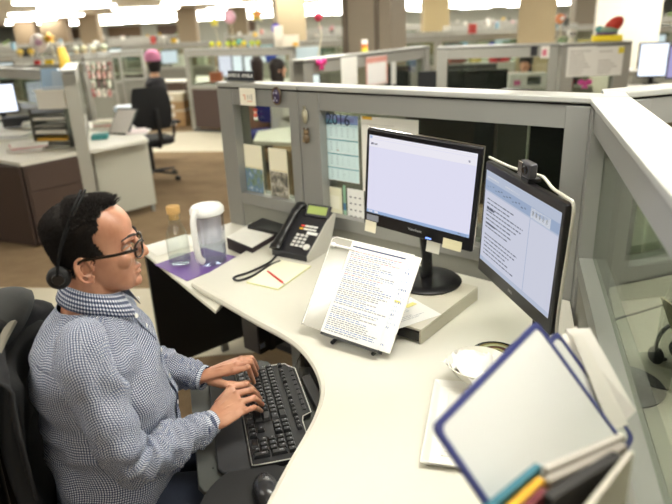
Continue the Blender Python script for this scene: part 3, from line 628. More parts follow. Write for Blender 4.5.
# ================================================================ office chair and jacket
CX = Vector((-.60, 1.318, 0))
def chair_parts(t, k=1):
    FAB = mat('17181a', .85, bump=.2, bscale=300)
    def pad(name, w, d, z0, z1, y0, m, **kw):
        n = 28; r = lambda s_, z: [(w*s_*(abs(math.cos(2*PI*i/n))**.55)*(1 if math.cos(2*PI*i/n) > 0 else -1), y0+d*s_*(abs(math.sin(2*PI*i/n))**.55)*(1 if math.sin(2*PI*i/n) > 0 else -1), z) for i in range(n)]
        return MB().loft([r(.9,z0), r(1,z0+(z1-z0)*.25), r(1,z0+(z1-z0)*.75), r(.93,z1), r(.5,z1+.004)]).build(name, m, t, smooth=True, **kw)
    pad('seat', .25, .24, .40, .475, 0, FAB)
    n = 15; g = []
    for j in range(n):
        v = j/(n-1); z = .57+.45*v; row = []
        for i in range(n):
            u = i/(n-1)*2-1; wv = .225-.03*v**3
            row.append((u*wv*(1-.12*(abs(2*v-1)**4)), -.235-.02*v+.045*u*u*-1+.05*u*u*2-.03*math.sin(PI*v), z))
        g.append(row)
    mb = MB(); mb.add([p for r_ in g for p in r_], [(j*n+i, j*n+i+1, (j+1)*n+i+1, (j+1)*n+i) for j in range(n-1) for i in range(n-1)])
    o = mb.build('backrest', FAB, t, smooth=True, ang=90); s_ = o.modifiers.new('th', 'SOLIDIFY'); s_.thickness = .045; s_.offset = -1
    b_ = o.modifiers.new('bv', 'BEVEL'); b_.width = .015; b_.segments = 3
    m_ = MB(); m_.tube([(0,-.12,.39),(0,-.30,.40),(0,-.335,.50),(0,-.325,.80)], .022, 10, flat=.6); m_.build('back_support', BLACKM, t, smooth=True)
    m_ = MB(); m_.tube([(0,0,.10),(0,0,.39)], .028, 14); m_.build('gas_lift', mat('3a3a3c', .3, .6), t, smooth=True)
    for a in range(5):
        an = 2*PI*a/5+.3; m_ = MB(); m_.tube([(0,0,.105),(.30*math.cos(an),.30*math.sin(an),.075)], [.03,.017], 8, flat=.6); lg = m_.build('star_leg', BLACKM, t, smooth=True)
        m_ = MB(); cx, cy = .30*math.cos(an), .30*math.sin(an); m_.M = Matrix.Translation((cx, cy, .027)) @ Matrix.Rotation(an, 4, 'Z') @ Matrix.Rotation(PI/2, 4, 'X'); m_.lathe([(.001,-.022),(.024,-.022),(.027,-.015),(.027,.015),(.024,.022),(.001,.022)], 18); m_.build('caster', BLACK, lg, smooth=True, ang=40)
    for s_ in (-1, 1):
        m_ = MB(); m_.tube(smooth_curve([(s_*.20,0,.41),(s_*.285,0,.43),(s_*.30,-.02,.52),(s_*.295,-.03,.60)], 5), .016, 8); ar = m_.build('armrest', BLACKM, t, smooth=True)
        m_ = MB(); m_.box((s_*.295-.04,-.15,.60), (s_*.295+.04,.11,.63)); m_.build('arm_pad', mat('1a1a1c', .7), ar, bevel=.012, seg=3)
oc = thing('office_chair', 'black office chair the man sits on', 'chair', (CX.x+F2.x*.05, CX.y+F2.y*.05, 0), KA)
chair_parts(oc)
# jacket hung over the backrest
jk = thing('jacket', 'black jacket with grey hood hung over the chair back', 'jacket', (CX.x+F2.x*.05, CX.y+F2.y*.05, 0), KA)
JB = mat('19191b', .9, noise=.15, scale=14, bump=.4, bscale=60)
from mathutils import noise as NZ
n, m = 44, 56; vs = []
for j in range(m):
    v = j/(m-1)
    for i in range(n):
        u = i/(n-1)*2-1
        if v < .30: k = v/.30; y = -.235+.0*k; z = .80+(1.055-.80)*k; y = -.222
        elif v < .45: k = (v-.30)/.15; y = -.222-.115*k; z = 1.055+.03*math.sin(PI*k)
        else: k = (v-.45)/.55; y = -.337-.06*k-.02*math.sin(3*k); z = 1.055-.62*k
        w = .245-.05*max(0, 1-abs(v-.37)*6); fold_ = .024*math.sin(u*9+3*NZ.noise(Vector((u*2, v*3, 0))))*(.3+v)
        y2 = y + (.05*u*u if v > .4 else .06*u*u) + (fold_ if v > .3 else fold_*.3)*(-1)
        vs.append((u*w+.01*NZ.noise(Vector((u*3, v*6, 4))), y2-.012, z-.03*u*u+.012*NZ.noise(Vector((u*4, v*5, 9)))))
mb = MB(); mb.add(vs, [(j*n+i, j*n+i+1, (j+1)*n+i+1, (j+1)*n+i) for j in range(m-1) for i in range(n-1)])
o = mb.build('jacket_body', JB, jk, smooth=True, ang=180); o.modifiers.new('th', 'SOLIDIFY').thickness = .006
hd = MB(); rings = []
for j in range(15):
    v = j/14; x = -.27+.30*v; r_ = .02+.040*math.sin(PI*min(1, v*1.02))**.6
    rings.append([(x+.008*NZ.noise(Vector((k*.5, v*5, 2))), -.262+r_*1.1*math.cos(2*PI*k/20)*(1+.15*math.sin(3*k)), 1.052+.02*math.sin(4*v)+r_*.6*math.sin(2*PI*k/20)) for k in range(20)])
hd.loft(rings); hd.build('hood', mat('343534', .9, noise=.12, scale=30, bump=.3, bscale=80), jk, smooth=True, ang=180)
ln = MB(); ln.tube(smooth_curve([(.19,-.245,1.02),(.12,-.228,1.055),(.02,-.222,1.068),(-.08,-.225,1.062)], 5), .012, 8, flat=.6); ln.build('lining_edge', mat('7d786c', .8), jk, smooth=True)['label'] = 'cream lining showing at the collar'
sv = MB(); sv.tube(smooth_curve([(.235,-.27,1.0),(.275,-.30,.86),(.285,-.31,.70),(.265,-.30,.52)], 6), [.05]*6+[.052]*6+[.045]*6+[.04], 16, flat=.7); sv.build('sleeve', JB, jk, smooth=True, ang=180)
zp = MB(); zp.tube(smooth_curve([(.17,-.372,1.02),(.13,-.398,.85),(.12,-.402,.65),(.13,-.405,.47)], 5), .004, 6); zp.build('zipper', mat('6a6a68', .4, .6), jk)
# ================================================================ the man at the keyboard
from mathutils import noise as NZ
FD, RT, UP = F2, R2, Vector((0, 0, 1))
NB = Vector((-.574, 1.328, 1.126))
def remeshed(mb, vox, smooth_it=2, name='m'):
    o = bpy.data.objects.new('tmp', mb.mesh('tmp', [BLACK])); C.objects.link(o)
    r = o.modifiers.new('r', 'REMESH'); r.mode = 'VOXEL'; r.voxel_size = vox; r.use_smooth_shade = True
    s_ = o.modifiers.new('s', 'SMOOTH'); s_.factor = .5; s_.iterations = smooth_it
    bpy.context.view_layer.update()
    me = bpy.data.meshes.new_from_object(o.evaluated_get(bpy.context.evaluated_depsgraph_get())); bpy.data.objects.remove(o)
    me.name = name; me.materials.clear(); me.polygons.foreach_set('use_smooth', [True]*len(me.polygons)); return me
def catm(tab, n):
    """smooth interpolation of rows of numbers"""
    out = []
    for i in range(len(tab)-1):
        a, b, c, d = tab[max(i-1,0)], tab[i], tab[i+1], tab[min(i+2,len(tab)-1)]
        for k in range(n):
            t = k/n; out.append([.5*(2*q+(r-p)*t+(2*p-5*q+4*r-s_)*t*t+(3*q-p-3*r+s_)*t**3) for p, q, r, s_ in zip(a, b, c, d)])
    out.append(list(tab[-1])); return out
# ---- head frame
HC = Vector((-.552, 1.327, 1.245))
MHd = Matrix.Translation(HC) @ Matrix.Rotation(R(14), 4, 'Z') @ Matrix.Rotation(R(0), 4, 'Y') @ Matrix.Scale(.93, 4)
HT = [(-.119,.070,.035,.016),(-.110,.083,.012,.034),(-.092,.089,-.018,.047),(-.070,.089,-.045,.056),(-.045,.089,-.066,.062),(-.020,.087,-.080,.067),(.003,.084,-.089,.070),(.028,.093,-.096,.073),(.055,.0935,-.100,.075),(.080,.082,-.097,.072),(.100,.060,-.080,.060),(.114,.032,-.055,.040),(.121,.0,-.02,.012)]
HTs = catm(HT, 4)
def headpt(row, th, off=0):
    z, xf, xb, w = row; cx = (xf+xb)/2; a = (xf-xb)/2+off; b = w+off
    c, s_ = math.cos(th), math.sin(th); e = .86
    return Vector((cx+a*(abs(c)**e)*(1 if c > 0 else -1), b*(abs(s_)**e)*(1 if s_ > 0 else -1), z))
mb = MB(); mb.M = MHd
mb.loft([[headpt(r, 2*PI*k/48) for k in range(48)] for r in HTs])
mb.tube([(.084,0,.022),(.095,0,.008),(.106,0,-.010),(.113,0,-.026)], [.0075,.0085,.0105,.0135], 14)
mb.ball((.113,0,-.029), (.0125,.0125,.0105)); mb.ball((.101,.012,-.034), (.012,.009,.008)); mb.ball((.101,-.012,-.034), (.012,.009,.008))
mb.tube([(.070,.048,.016),(.087,.032,.023),(.093,.014,.020),(.093,-.014,.020),(.087,-.032,.023),(.070,-.048,.016)], .0085, 10)
for s_ in (-1, 1):
    mb.ball((.058, s_*.036, -.032), (.028,.022,.024))
mb.tube([(.078,.024,-.066),(.091,.012,-.062),(.0955,0,-.0625),(.091,-.012,-.062),(.078,-.024,-.066)], [.003,.006,.0068,.006,.003], 10)
mb.tube([(.078,.022,-.070),(.089,.012,-.0745),(.0935,0,-.0755),(.089,-.012,-.0745),(.078,-.022,-.070)], [.003,.0062,.0075,.0062,.003], 10)
mb.ball((.082,0,-.099), (.017,.021,.017)); mb.ball((.040,0,-.098), (.045,.036,.020))
for s_ in (-1, 1):      # ears
    E = lambda a, r=1: (-.020-.017*math.cos(a)*r*1.0-.005*math.sin(a), s_*(.074+.009*r+.006*math.cos(a)), -.030+.031*math.sin(a)*r)
    mb.tube([E(a) for a in [R(d_) for d_ in range(-150, 175, 15)]], .0040, 8)
    mb.tube([E(a, .55) for a in [R(d_) for d_ in range(-110, 130, 20)]], .0032, 8)
    mb.ball((-.020, s_*.071, -.030), (.016,.006,.026)); mb.ball((-.010, s_*.078, -.058), (.009,.005,.010)); mb.ball((-.003, s_*.074, -.030), (.005,.006,.008))
# neck, torso, legs under the clothes
mb.M = Matrix.Identity(4)
hl = lambda x, y, z: MHd @ Vector((x, y, z))
mb.tube([hl(-.025,0,-.03), hl(-.03,0,-.075), NB+UP*.03-FD*.005, NB-UP*.05-FD*.01], [.058,.056,.060,.075], 24)
TC = Vector((-.600, 1.318, 0))
TT = [(.500,.0,.11,.155),(.56,.0,.135,.18),(.64,.015,.145,.185),(.72,.018,.150,.183),(.80,.018,.152,.184),(.88,.012,.150,.190),(.95,.006,.142,.198),(1.005,.000,.128,.200),(1.045,.0,.110,.182),(1.075,.006,.092,.140),(1.098,.013,.079,.098),(1.122,.018,.067,.074)]
def torso_ring(r, off, n=72):
    z, o_, a, b = r; out = []
    for k in range(n):
        th = 2*PI*k/n; c, s_ = math.cos(th), math.sin(th)
        out.append(TC+FD*(o_+(a+off)*(abs(c)**.9)*(1 if c > 0 else -1))+RT*((b+off)*(abs(s_)**.9)*(1 if s_ > 0 else -1))+UP*z)
    return out
mb.loft([torso_ring(r, -.022, 40) for r in catm(TT, 2)])
RS = NB+RT*.165-UP*.082-FD*.018; LS = NB-RT*.165-UP*.082-FD*.018
RE = Vector((-.484, 1.150, .788)); LE = Vector((-.600, 1.590, .800))
RW = at(209, 424, .768); LW = at(201, 377, .772)
def arm(S, E_, W, k): return smooth_curve([S, S+(E_-S)*.45+RT*k*.012, E_, E_+(W-E_)*.5-UP*.004, W], 6)
def rad(tab, n): return [x[0] for x in catm([(t,) for t in tab], n)]
mb.tube(arm(RS, RE, RW, 1), rad([.050,.044,.038,.034,.025], 6), 20); mb.tube(arm(LS, LE, LW, -1), rad([.050,.044,.038,.034,.025], 6), 20)
HR = TC+RT*.09+FD*.02+UP*.555; HL = TC-RT*.09+FD*.02+UP*.555
KR = HR+FD*.43+RT*.05+UP*.01; KL = HL+FD*.43-RT*.06+UP*.01
AR = Vector((KR.x+.04, KR.y, .10)); AL = Vector((KL.x+.05, KL.y, .10))
for a_, b_, c_ in ((HR,KR,AR),(HL,KL,AL)):
    mb.tube([a_-FD*.06, a_+(b_-a_)*.5, b_], [.085,.070,.052], 18); mb.tube([b_, b_+(c_-b_)*.4, c_], [.052,.050,.034], 16)
    mb.tube([c_, Vector((c_.x,c_.y,.055)), Vector((c_.x,c_.y,.05))+FD*.12], [.034,.035,.028], 12)
# ---- hands
def hand(W, wr, kn, pip, tip, thumb, side):
    K = [at(*p) for p in kn]; P = [at(*p) for p in pip]; T_ = [at(*p) for p in tip]; TH = [at(*p) for p in thumb]
    across = (K[3]-K[0]).normalized()
    back = W
    # palm: loft from wrist to knuckle line
    def ring(c, half, th, up):
        return [c+across*half*math.cos(2*PI*k/16)*1.0+up*th*math.sin(2*PI*k/16) for k in range(16)]
    mid = (K[0]+K[1]+K[2]+K[3])/4; ax = (mid-W).normalized(); up = across.cross(ax); up = up if up.z > 0 else -up
    halfk = (K[3]-K[0]).length/2+.006
    mb.loft([ring(W-ax*.03, .026, .021, up), ring(W, .0265, .0195, up), ring(W+(mid-W)*.35-up*.001, halfk*.80, .0175, up), ring(W+(mid-W)*.75, halfk*.98, .0155, up), ring(mid, halfk*.97, .0125, up), ring(mid+ax*.006, halfk*.8, .008, up)])
    for i in range(4):
        r0 = [.0092,.0095,.0090,.0080][i]
        base = K[i]-(K[i]-W).normalized()*.03-up*.003
        d_ = P[i]+(T_[i]-P[i])*.55+up*.0035
        mb.tube([base, K[i], (K[i]+P[i])/2, P[i], d_, T_[i]], [r0*1.0, r0*1.12, r0*.96, r0*1.0, r0*.86, r0*.72], 12); mb.ball(tuple(T_[i]), r0*.72, 10, 8)
        mb.ball(tuple(K[i]+up*.0012), (r0*1.15,)*3, 10, 8); mb.ball(tuple(P[i]), (r0*1.03,)*3, 10, 8)
        mb.tube([W+up*.012+across*(i-1.5)*.006, W+(K[i]-W)*.6+up*.0135, K[i]+up*.006], [.002,.0026,.003], 6)
    mb.tube(TH, [.016,.0125,.0105,.0085][:len(TH)], 12); mb.ball(tuple(TH[-1]), .0085, 10, 8); mb.ball(tuple(TH[1]), .0128, 10, 8)
    return K, P, T_, TH, up
hR = hand(RW, None, [(231,388,.793),(237,394,.797),(242,402,.794),(245,411,.786)], [(246,384,.795),(251,390,.797),(254,398,.793),(254,407.5,.783)],
   [(258,394,.7245),(260.5,399,.7245),(262.5,404.5,.7245),(261.5,411,.7245)], [(219,405,.760),(230,390,.752),(243,388,.742),(253,393,.730)], 1)
hL = hand(LW, None, [(234,371,.792),(237,365,.797),(240,361,.795),(241,358.5,.788)], [(248,367.5,.796),(250.5,362,.799),(251.5,358.5,.794),(250.5,357.5,.784)],
   [(254,382.5,.7255),(256.5,375,.7245),(257.5,368.5,.7245),(256,363,.7245)], [(210,380,.764),(226,385,.758),(238,384.5,.748),(247.5,382.5,.733)], -1)
me = remeshed(mb, .0026, 2, 'person')
# press the eye sockets and temples in, part the lips
Mi = MHd.inverted(); g = lambda p, c, s_: math.exp(-((p.x-c[0])**2/s_[0]**2+(p.y-c[1])**2/s_[1]**2+(p.z-c[2])**2/s_[2]**2))
for v in me.vertices:
    p = Mi @ v.co
    if p.length > .2: continue
    dx = 0
    for s_ in (-1, 1):
        dx -= .011*g(p, (.085, s_*.030, -.004), (.03,.014,.011))
    if p.x > .06: dx -= .004*math.exp(-((p.z+.0692)/.0022)**2-(p.y/.022)**2)
    if dx: v.co = MHd @ (p+Vector((dx, 0, 0)))
def skin_mat():
    m = bpy.data.materials.new('skin'); m.use_nodes = True; nt = m.node_tree; L = nt.links.new; b = nt.nodes['Principled BSDF']
    tc = nt.nodes.new('ShaderNodeTexCoord'); n1 = nt.nodes.new('ShaderNodeTexNoise'); n1.inputs['Scale'].default_value = 22; n1.inputs['Detail'].default_value = 5
    cr = nt.nodes.new('ShaderNodeValToRGB'); cr.color_ramp.elements[0].position = .3; cr.color_ramp.elements[0].color = lin('a8745a'); cr.color_ramp.elements[1].position = .7; cr.color_ramp.elements[1].color = lin('c08e72')
    L(tc.outputs['Object'], n1.inputs['Vector']); L(n1.outputs['Fac'], cr.inputs[0]); L(cr.outputs[0], b.inputs['Base Color'])
    b.inputs['Roughness'].default_value = .42; b.inputs['Subsurface Weight'].default_value = .12; b.inputs['Subsurface Radius'].default_value = (.012,.004,.002); b.inputs['Subsurface Scale'].default_value = 1
    n2 = nt.nodes.new('ShaderNodeTexNoise'); n2.inputs['Scale'].default_value = 500; bp = nt.nodes.new('ShaderNodeBump'); bp.inputs['Strength'].default_value = .15; bp.inputs['Distance'].default_value = .001
    L(tc.outputs['Object'], n2.inputs['Vector']); L(n2.outputs['Fac'], bp.inputs['Height']); L(bp.outputs[0], b.inputs['Normal']); return m
me.materials.append(skin_mat())
man = bpy.data.objects.new('person', me); C.objects.link(man)
tag(man, 'man in a checked shirt with glasses and headset typing at the keyboard', 'person')
# stubble, lips, brows as thin overlays
for s_ in (-1, 1):
    e = MB(); e.M = MHd; e.ball((.0750, s_*.031, -.005), .0116, 20, 14); e.build('eye', mat('b8aca4', .2), man, smooth=True)
    e = MB(); e.M = MHd; e.ball((.0842, s_*.0305, -.006), (.0042,.0052,.0052), 14, 10); e.build('iris', mat('24150e', .1), C.objects[-1], smooth=True)
    e = MB(); e.M = MHd; e.tube(smooth_curve([(.068,s_*.047,-.004),(.081,s_*.038,.0015),(.0865,s_*.030,.003),(.084,s_*.019,-.002)], 4), .0026, 8); e.build('eyelid', mat('b07b5c', .45), man, smooth=True)
    e = MB(); e.M = MHd
    e.tube(smooth_curve([(.069,s_*.053,.022),(.087,s_*.040,.029),(.0975,s_*.026,.028),(.1005,s_*.013,.023)], 4), [.0022]*4+[.0038]*6+[.0026]*3, 8, flat=.9); e.build('eyebrow', mat('241c18', .8, bump=.6, bscale=400), man, smooth=True)
# ---- hair
def hairline(p):
    x, y, z = p; x += .006*NZ.noise(Vector((x*60, y*60, z*90)))
    if z > .066:
        return x < .052+ .012*math.cos(y*40) - 2.2*abs(y)**2 and (x < .036 or abs(y) < .055)
    if z > .045: xh = .006+(z-.045)*.9
    elif z > .0: xh = .030-(z-.0)*.5
    elif z > -.045: xh = .008+(z+.0)*.3
    else: xh = -.034
    if z < -.080: return False
    if z <= .0 and x > xh: return False
    if z < -.001 and ((x+.018)/.023)**2+((z+.032)/.034)**2 < 1: return False
    return x < xh
HAIR = mat('1a1512', .75, noise=.3, scale=60, spec=.25)
hm = MB(); hm.M = MHd; nT = 144; rows = catm(HT, 14)
pts = [[headpt(r, 2*PI*k/nT, .0065 if r[0] < .06 else .0085) for k in range(nT)] for r in rows]
pts[-1:] = [[Vector((p.x, p.y, p.z+.008)) for p in pts[-1]]]
vs = [p for r in pts for p in r]; fs = []
for j in range(len(pts)-1):
    for k in range(nT):
        ids = (j*nT+k, j*nT+(k+1)%nT, (j+1)*nT+(k+1)%nT, (j+1)*nT+k); c = sum((vs[i] for i in ids), Vector())/4
        if hairline(c): fs.append(ids)
fs.append(tuple(range((len(pts)-1)*nT, len(pts)*nT)))
hm.add(vs, fs)
rnd = random.Random(11); x_ = lambda p: p.x
for _ in range(15000):
    j = rnd.randrange(2, len(rows)-1); th = rnd.uniform(0, 2*PI); z = rows[j][0]
    p = headpt(rows[j], th, .0075)
    if not hairline(p): continue
    nrm = (p-Vector((0,0,.0))).normalized(); up_ = Vector((rnd.uniform(-.3,.3), rnd.uniform(-.3,.3), rnd.uniform(-.3,.3)))
    front = max(0, (p.x)/.06) if z > .06 else 0
    if z > .07 and x_(p) > -.05: dirn = nrm*.6+Vector((-.1+(.2+.6*front)*(abs(p.y) < .045), 0, .25+.5*front))+up_; L_ = rnd.uniform(.008, .014)+.012*front*(abs(p.y) < .045)
    else: dirn = nrm*.42+Vector((-.40, 0, -.80))+up_*.7; L_ = rnd.uniform(.009, .016)
    dirn.normalize(); w_ = .0010; a_ = dirn.orthogonal().normalized(); b_ = dirn.cross(a_)
    q1 = p+dirn*L_*.55+nrm*.001; q2 = p+(dirn+Vector((.1,0,-.25))*.5).normalized()*L_
    hm.add([p+a_*w_, p-a_*w_*.5+b_*w_*.87, p-a_*w_*.5-b_*w_*.87, q1+a_*w_*.8, q1-a_*w_*.4+b_*w_*.7, q1-a_*w_*.4-b_*w_*.7, q2], [(0,1,4,3),(1,2,5,4),(2,0,3,5),(3,4,6),(4,5,6),(5,3,6)])
hm.build('hair', HAIR, man, smooth=True, ang=180)['label'] = 'short black hair brushed up at the front'
# ---- shirt
def gingham():
    m = bpy.data.materials.new('gingham_cotton'); m.use_nodes = True; nt = m.node_tree; L = nt.links.new; b = nt.nodes['Principled BSDF']
    uv = nt.nodes.new('ShaderNodeUVMap'); sp = nt.nodes.new('ShaderNodeSeparateXYZ'); L(uv.outputs[0], sp.inputs[0]); s_ = []
    for i in (0, 1):
        mu = nt.nodes.new('ShaderNodeMath'); mu.operation = 'MULTIPLY'; mu.inputs[1].default_value = 1/.0058; L(sp.outputs[i], mu.inputs[0])
        fr = nt.nodes.new('ShaderNodeMath'); fr.operation = 'FRACT'; L(mu.outputs[0], fr.inputs[0])
        gt = nt.nodes.new('ShaderNodeMath'); gt.operation = 'GREATER_THAN'; gt.inputs[1].default_value = .46; L(fr.outputs[0], gt.inputs[0]); s_.append(gt)
    ad = nt.nodes.new('ShaderNodeMath'); ad.operation = 'ADD'; L(s_[0].outputs[0], ad.inputs[0]); L(s_[1].outputs[0], ad.inputs[1])
    hf = nt.nodes.new('ShaderNodeMath'); hf.operation = 'MULTIPLY'; hf.inputs[1].default_value = .5; L(ad.outputs[0], hf.inputs[0])
    cr = nt.nodes.new('ShaderNodeValToRGB'); cr.color_ramp.interpolation = 'CONSTANT'; e = cr.color_ramp.elements
    e[0].position = 0; e[0].color = lin('e0e3e9'); e[1].position = .4; e[1].color = lin('69728a'); e.new(.9).color = lin('262d44')
    L(hf.outputs[0], cr.inputs[0]); L(cr.outputs[0], b.inputs['Base Color']); b.inputs['Roughness'].default_value = .85; b.inputs['Specular IOR Level'].default_value = .2
    return m
GING = gingham()
def wr(p, s1, amp): return amp*(NZ.noise(p*s1)+.5*NZ.noise(p*s1*2.3))
rows = catm(TT, 9); n = 96; rings = []
rows = [r for r in rows if r[0] < 1.116]
for j, r in enumerate(rows):
    ring = torso_ring(r, .004, n); out = []
    for k, p in enumerate(ring):
        d_ = (p-TC-UP*r[0]).normalized(); am = .015 if r[0] < 1.03 else .003
        q = Vector((p.x*1.0+p.z*.6, p.y, p.z*.7)); w_ = wr(q, 9, am)+ (.007*math.sin(p.z*60+6*NZ.noise(p*6)))*(1 if r[0] < .85 else .15)*.7
        w_ += .006*(r[0] < 1.03)*math.sin(p.z*34+3.2*(2*PI*k/n)+5*NZ.noise(p*5))
        # drag folds from the armpit
        out.append(p+d_*w_)
    rings.append(out)
L_ = [0]
for j in range(1, len(rows)): L_.append(L_[-1]+(rings[j][0]-rings[j-1][0]).length)
zz = [r[0] for r in rows]
def fabric_uv(rg, v0=0):
    m_, n_ = len(rg), len(rg[0]); U_ = []; V_ = [[v0]*(n_+1)]
    for j in range(m_):
        row = [0]
        for k in range(n_): row.append(row[-1]+(rg[j][(k+1) % n_]-rg[j][k]).length)
        U_.append([u_-row[-1]/2 for u_ in row])
        if j: V_.append([V_[-1][k]+(rg[j][k % n_]-rg[j-1][k % n_]).length for k in range(n_+1)])
    return lambda j, k: (U_[min(j, m_-1)][k], V_[min(j, m_-1)][k])
sh = MB(); sh.loft(rings, cap=False, uv=fabric_uv(rings))
shirt = sh.build('shirt', GING, man, smooth=True, ang=180); shirt['label'] = 'navy and white checked button-down shirt'
def sleeve(S, E_, W, k, name='sleeve'):
    ctrl = [S-RT*k*.07+UP*.022, S+UP*.010+RT*k*.004, S+(E_-S)*.5+RT*k*.018, E_, E_+(W-E_)*.5-UP*.004, W]
    path = smooth_curve(ctrl, 14); rd = rad([.048,.059,.060,.055,.046,.0345], 14)
    n_ = 48; out = []; prev = None; up0 = UP; ls = [0]
    for i, p in enumerate(path):
        t_ = (path[min(i+1, len(path)-1)]-path[max(i-1, 0)]).normalized()
        if prev is None: a_ = t_.cross(FD).normalized()
        else: a_ = (prev-t_*prev.dot(t_)).normalized()
        prev = a_; b_ = t_.cross(a_)
        if i: ls.append(ls[-1]+(path[i]-path[i-1]).length)
        f_ = i/(len(path)-1); el_ = math.exp(-((f_-.60)/.13)**2); fo = .5+.5*min(1, f_*2)
        ring = []
        for q in range(n_):
            th = 2*PI*q/n_; d_ = a_*math.cos(th)+b_*math.sin(th); base = p+d_*rd[i]
            w_ = .0105*fo*wr(Vector((base.x*12, base.y*12, base.z*12)), 1.3, 1) + .0060*el_*math.sin(f_*80+2.5*math.sin(th)+3*NZ.noise(base*9)) + .003*(f_ > .7)*math.sin(f_*150+3*math.sin(th+1))
            w_ += .0065*min(1, f_*3)*(1-f_**6)*math.sin(f_*18+3.0*th+6*NZ.noise(base*6)) + .0030*abs(math.sin(f_*30-4*th+4*NZ.noise(base*11)))
            if f_ < .22: w_ *= f_/.22
            if f_ > .94: w_ *= (1-f_)/.06
            ring.append(base+d_*w_)
        out.append(ring[::-1])
    b = MB(); b.loft(out, cap=False, uv=fabric_uv(out, .0031))
    o = b.build(name, GING, shirt, smooth=True, ang=180)
    cuff = MB(); t_ = (path[-1]-path[-5]).normalized(); a_ = t_.orthogonal().normalized(); b_ = t_.cross(a_); rr = []
    for dd_, r_ in ((-.040,.0345),(-.036,.0375),(.012,.0355),(.014,.034),(.012,.032),(-.02,.032)):
        rr.append([(path[-1]+t_*dd_+a_*r_*math.cos(2*PI*q/36)+b_*r_*.88*math.sin(2*PI*q/36)) for q in range(36)][::-1])
    cuff.loft(rr, cap=False, uv=lambda j, q: (q/36*.22, j*.013)); cuff.build('cuff', GING, shirt, smooth=True, ang=60)
sleeve(RS, RE, RW, 1); sleeve(LS, LE, LW, -1)
# collar: stand and fold-over flap, open at the front
def collar():
    b = MB(); n_ = 44; NC = NB+FD*.004; G = []
    for j, (r_, z_, tip) in enumerate([(.060,.000,0),(.0605,.026,0),(.064,.031,0),(.068,.027,.15),(.078,.004,.6),(.086,-.014,1)]):
        row = []
        for k in range(n_):
            th = R(26)+ (2*PI-R(52))*k/(n_-1); edge_ = max(0, 1-min(k, n_-1-k)/7)
            tilt = -.022*math.cos(th)
            row.append(NC+FD*(r_*1.02*math.cos(th)+.012*edge_*tip)+RT*(r_*1.05*math.sin(th))+UP*(z_+tilt-.022*edge_*tip))
        G.append(row)
    m_ = len(G); b.add([p for r_ in G for p in r_], [(j*n_+k, j*n_+k+1, (j+1)*n_+k+1, (j+1)*n_+k) for j in range(m_-1) for k in range(n_-1)],
       [[(k*.009, j*.014),((k+1)*.009, j*.014),((k+1)*.009,(j+1)*.014),(k*.009,(j+1)*.014)] for j in range(m_-1) for k in range(n_-1)])
    o = b.build('collar', GING, shirt, smooth=True, ang=180); s_ = o.modifiers.new('th', 'SOLIDIFY'); s_.thickness = .0018
    for k in (1, n_-2):
        p = G[-1][k]+UP*.004; d_ = (p-NC); d_.z = .02; d_.normalize()
        q = MB(); q.M = Matrix.Translation(p+d_*.003) @ d_.to_track_quat('Z', 'Y').to_matrix().to_4x4(); q.lathe([(.001,0),(.0055,0),(.0055,.002),(.001,.0025)], 16); q.build('button', mat('f0efe8', .3), shirt, smooth=True)
collar()
# button placket running down the front
b = MB(); G = []
fr = [(z_, rings[min(range(len(zz)), key=lambda i: abs(zz[i]-z_))][0]) for z_ in [1.06, 1.03, 1.0, .96, .92, .88, .84, .80, .76, .72, .68]]
for z_, p in fr: G.append([p+FD*.004+RT*s_*.016*1 for s_ in (-1, 1)])
b.add([p for r_ in G for p in r_], [(2*j, 2*j+1, 2*j+3, 2*j+2) for j in range(len(G)-1)], [[(0, j*.04),(.032, j*.04),(.032,(j+1)*.04),(0,(j+1)*.04)] for j in range(len(G)-1)])
o = b.build('placket', GING, shirt, smooth=True, ang=180); o.modifiers.new('th', 'SOLIDIFY').thickness = .002
for z_, p in fr[1::2]:
    q = MB(); q.M = Matrix.Translation(p+FD*.0055) @ FD.to_track_quat('Z', 'Y').to_matrix().to_4x4(); q.lathe([(.001,0),(.0055,0),(.0055,.002),(.001,.0025)], 16); q.build('button', mat('e9e8e2', .3), shirt, smooth=True)
# ---- trousers and shoes
tb = MB(); tb.loft([torso_ring(r, .003, 40) for r in catm([(.47,.0,.10,.15),(.50,.0,.125,.165),(.56,.0,.14,.183),(.63,.01,.143,.184)], 3)])
for a_, b_, c_ in ((HR,KR,AR),(HL,KL,AL)):
    tb.tube([a_-FD*.06, a_+(b_-a_)*.5, b_, b_+FD*.02-UP*.01], [.094,.080,.062,.05], 22); tb.tube([b_, b_+(c_-b_)*.4, c_, Vector((c_.x,c_.y,.075))], [.062,.060,.052,.055], 18)
me = remeshed(tb, .007, 3, 'trousers'); me.materials.append(mat('1f2636', .9, noise=.15, scale=80, bump=.3, bscale=500))
o = bpy.data.objects.new('trousers', me); C.objects.link(o); o.parent = man
for c_ in (AR, AL):
    s_ = MB(); s_.M = frame((c_.x, c_.y, 0), math.atan2(FD.y, FD.x))
    s_.loft([[(x+a*math.cos(2*PI*k/20), b_*math.sin(2*PI*k/20), z) for k in range(20)] for z, x, a, b_ in ((.001,.055,.135,.046),(.02,.055,.138,.049),(.045,.045,.125,.046),(.075,.005,.075,.042),(.10,-.01,.055,.045))]); s_.build('shoe', mat('1a1412', .4), man, smooth=True)
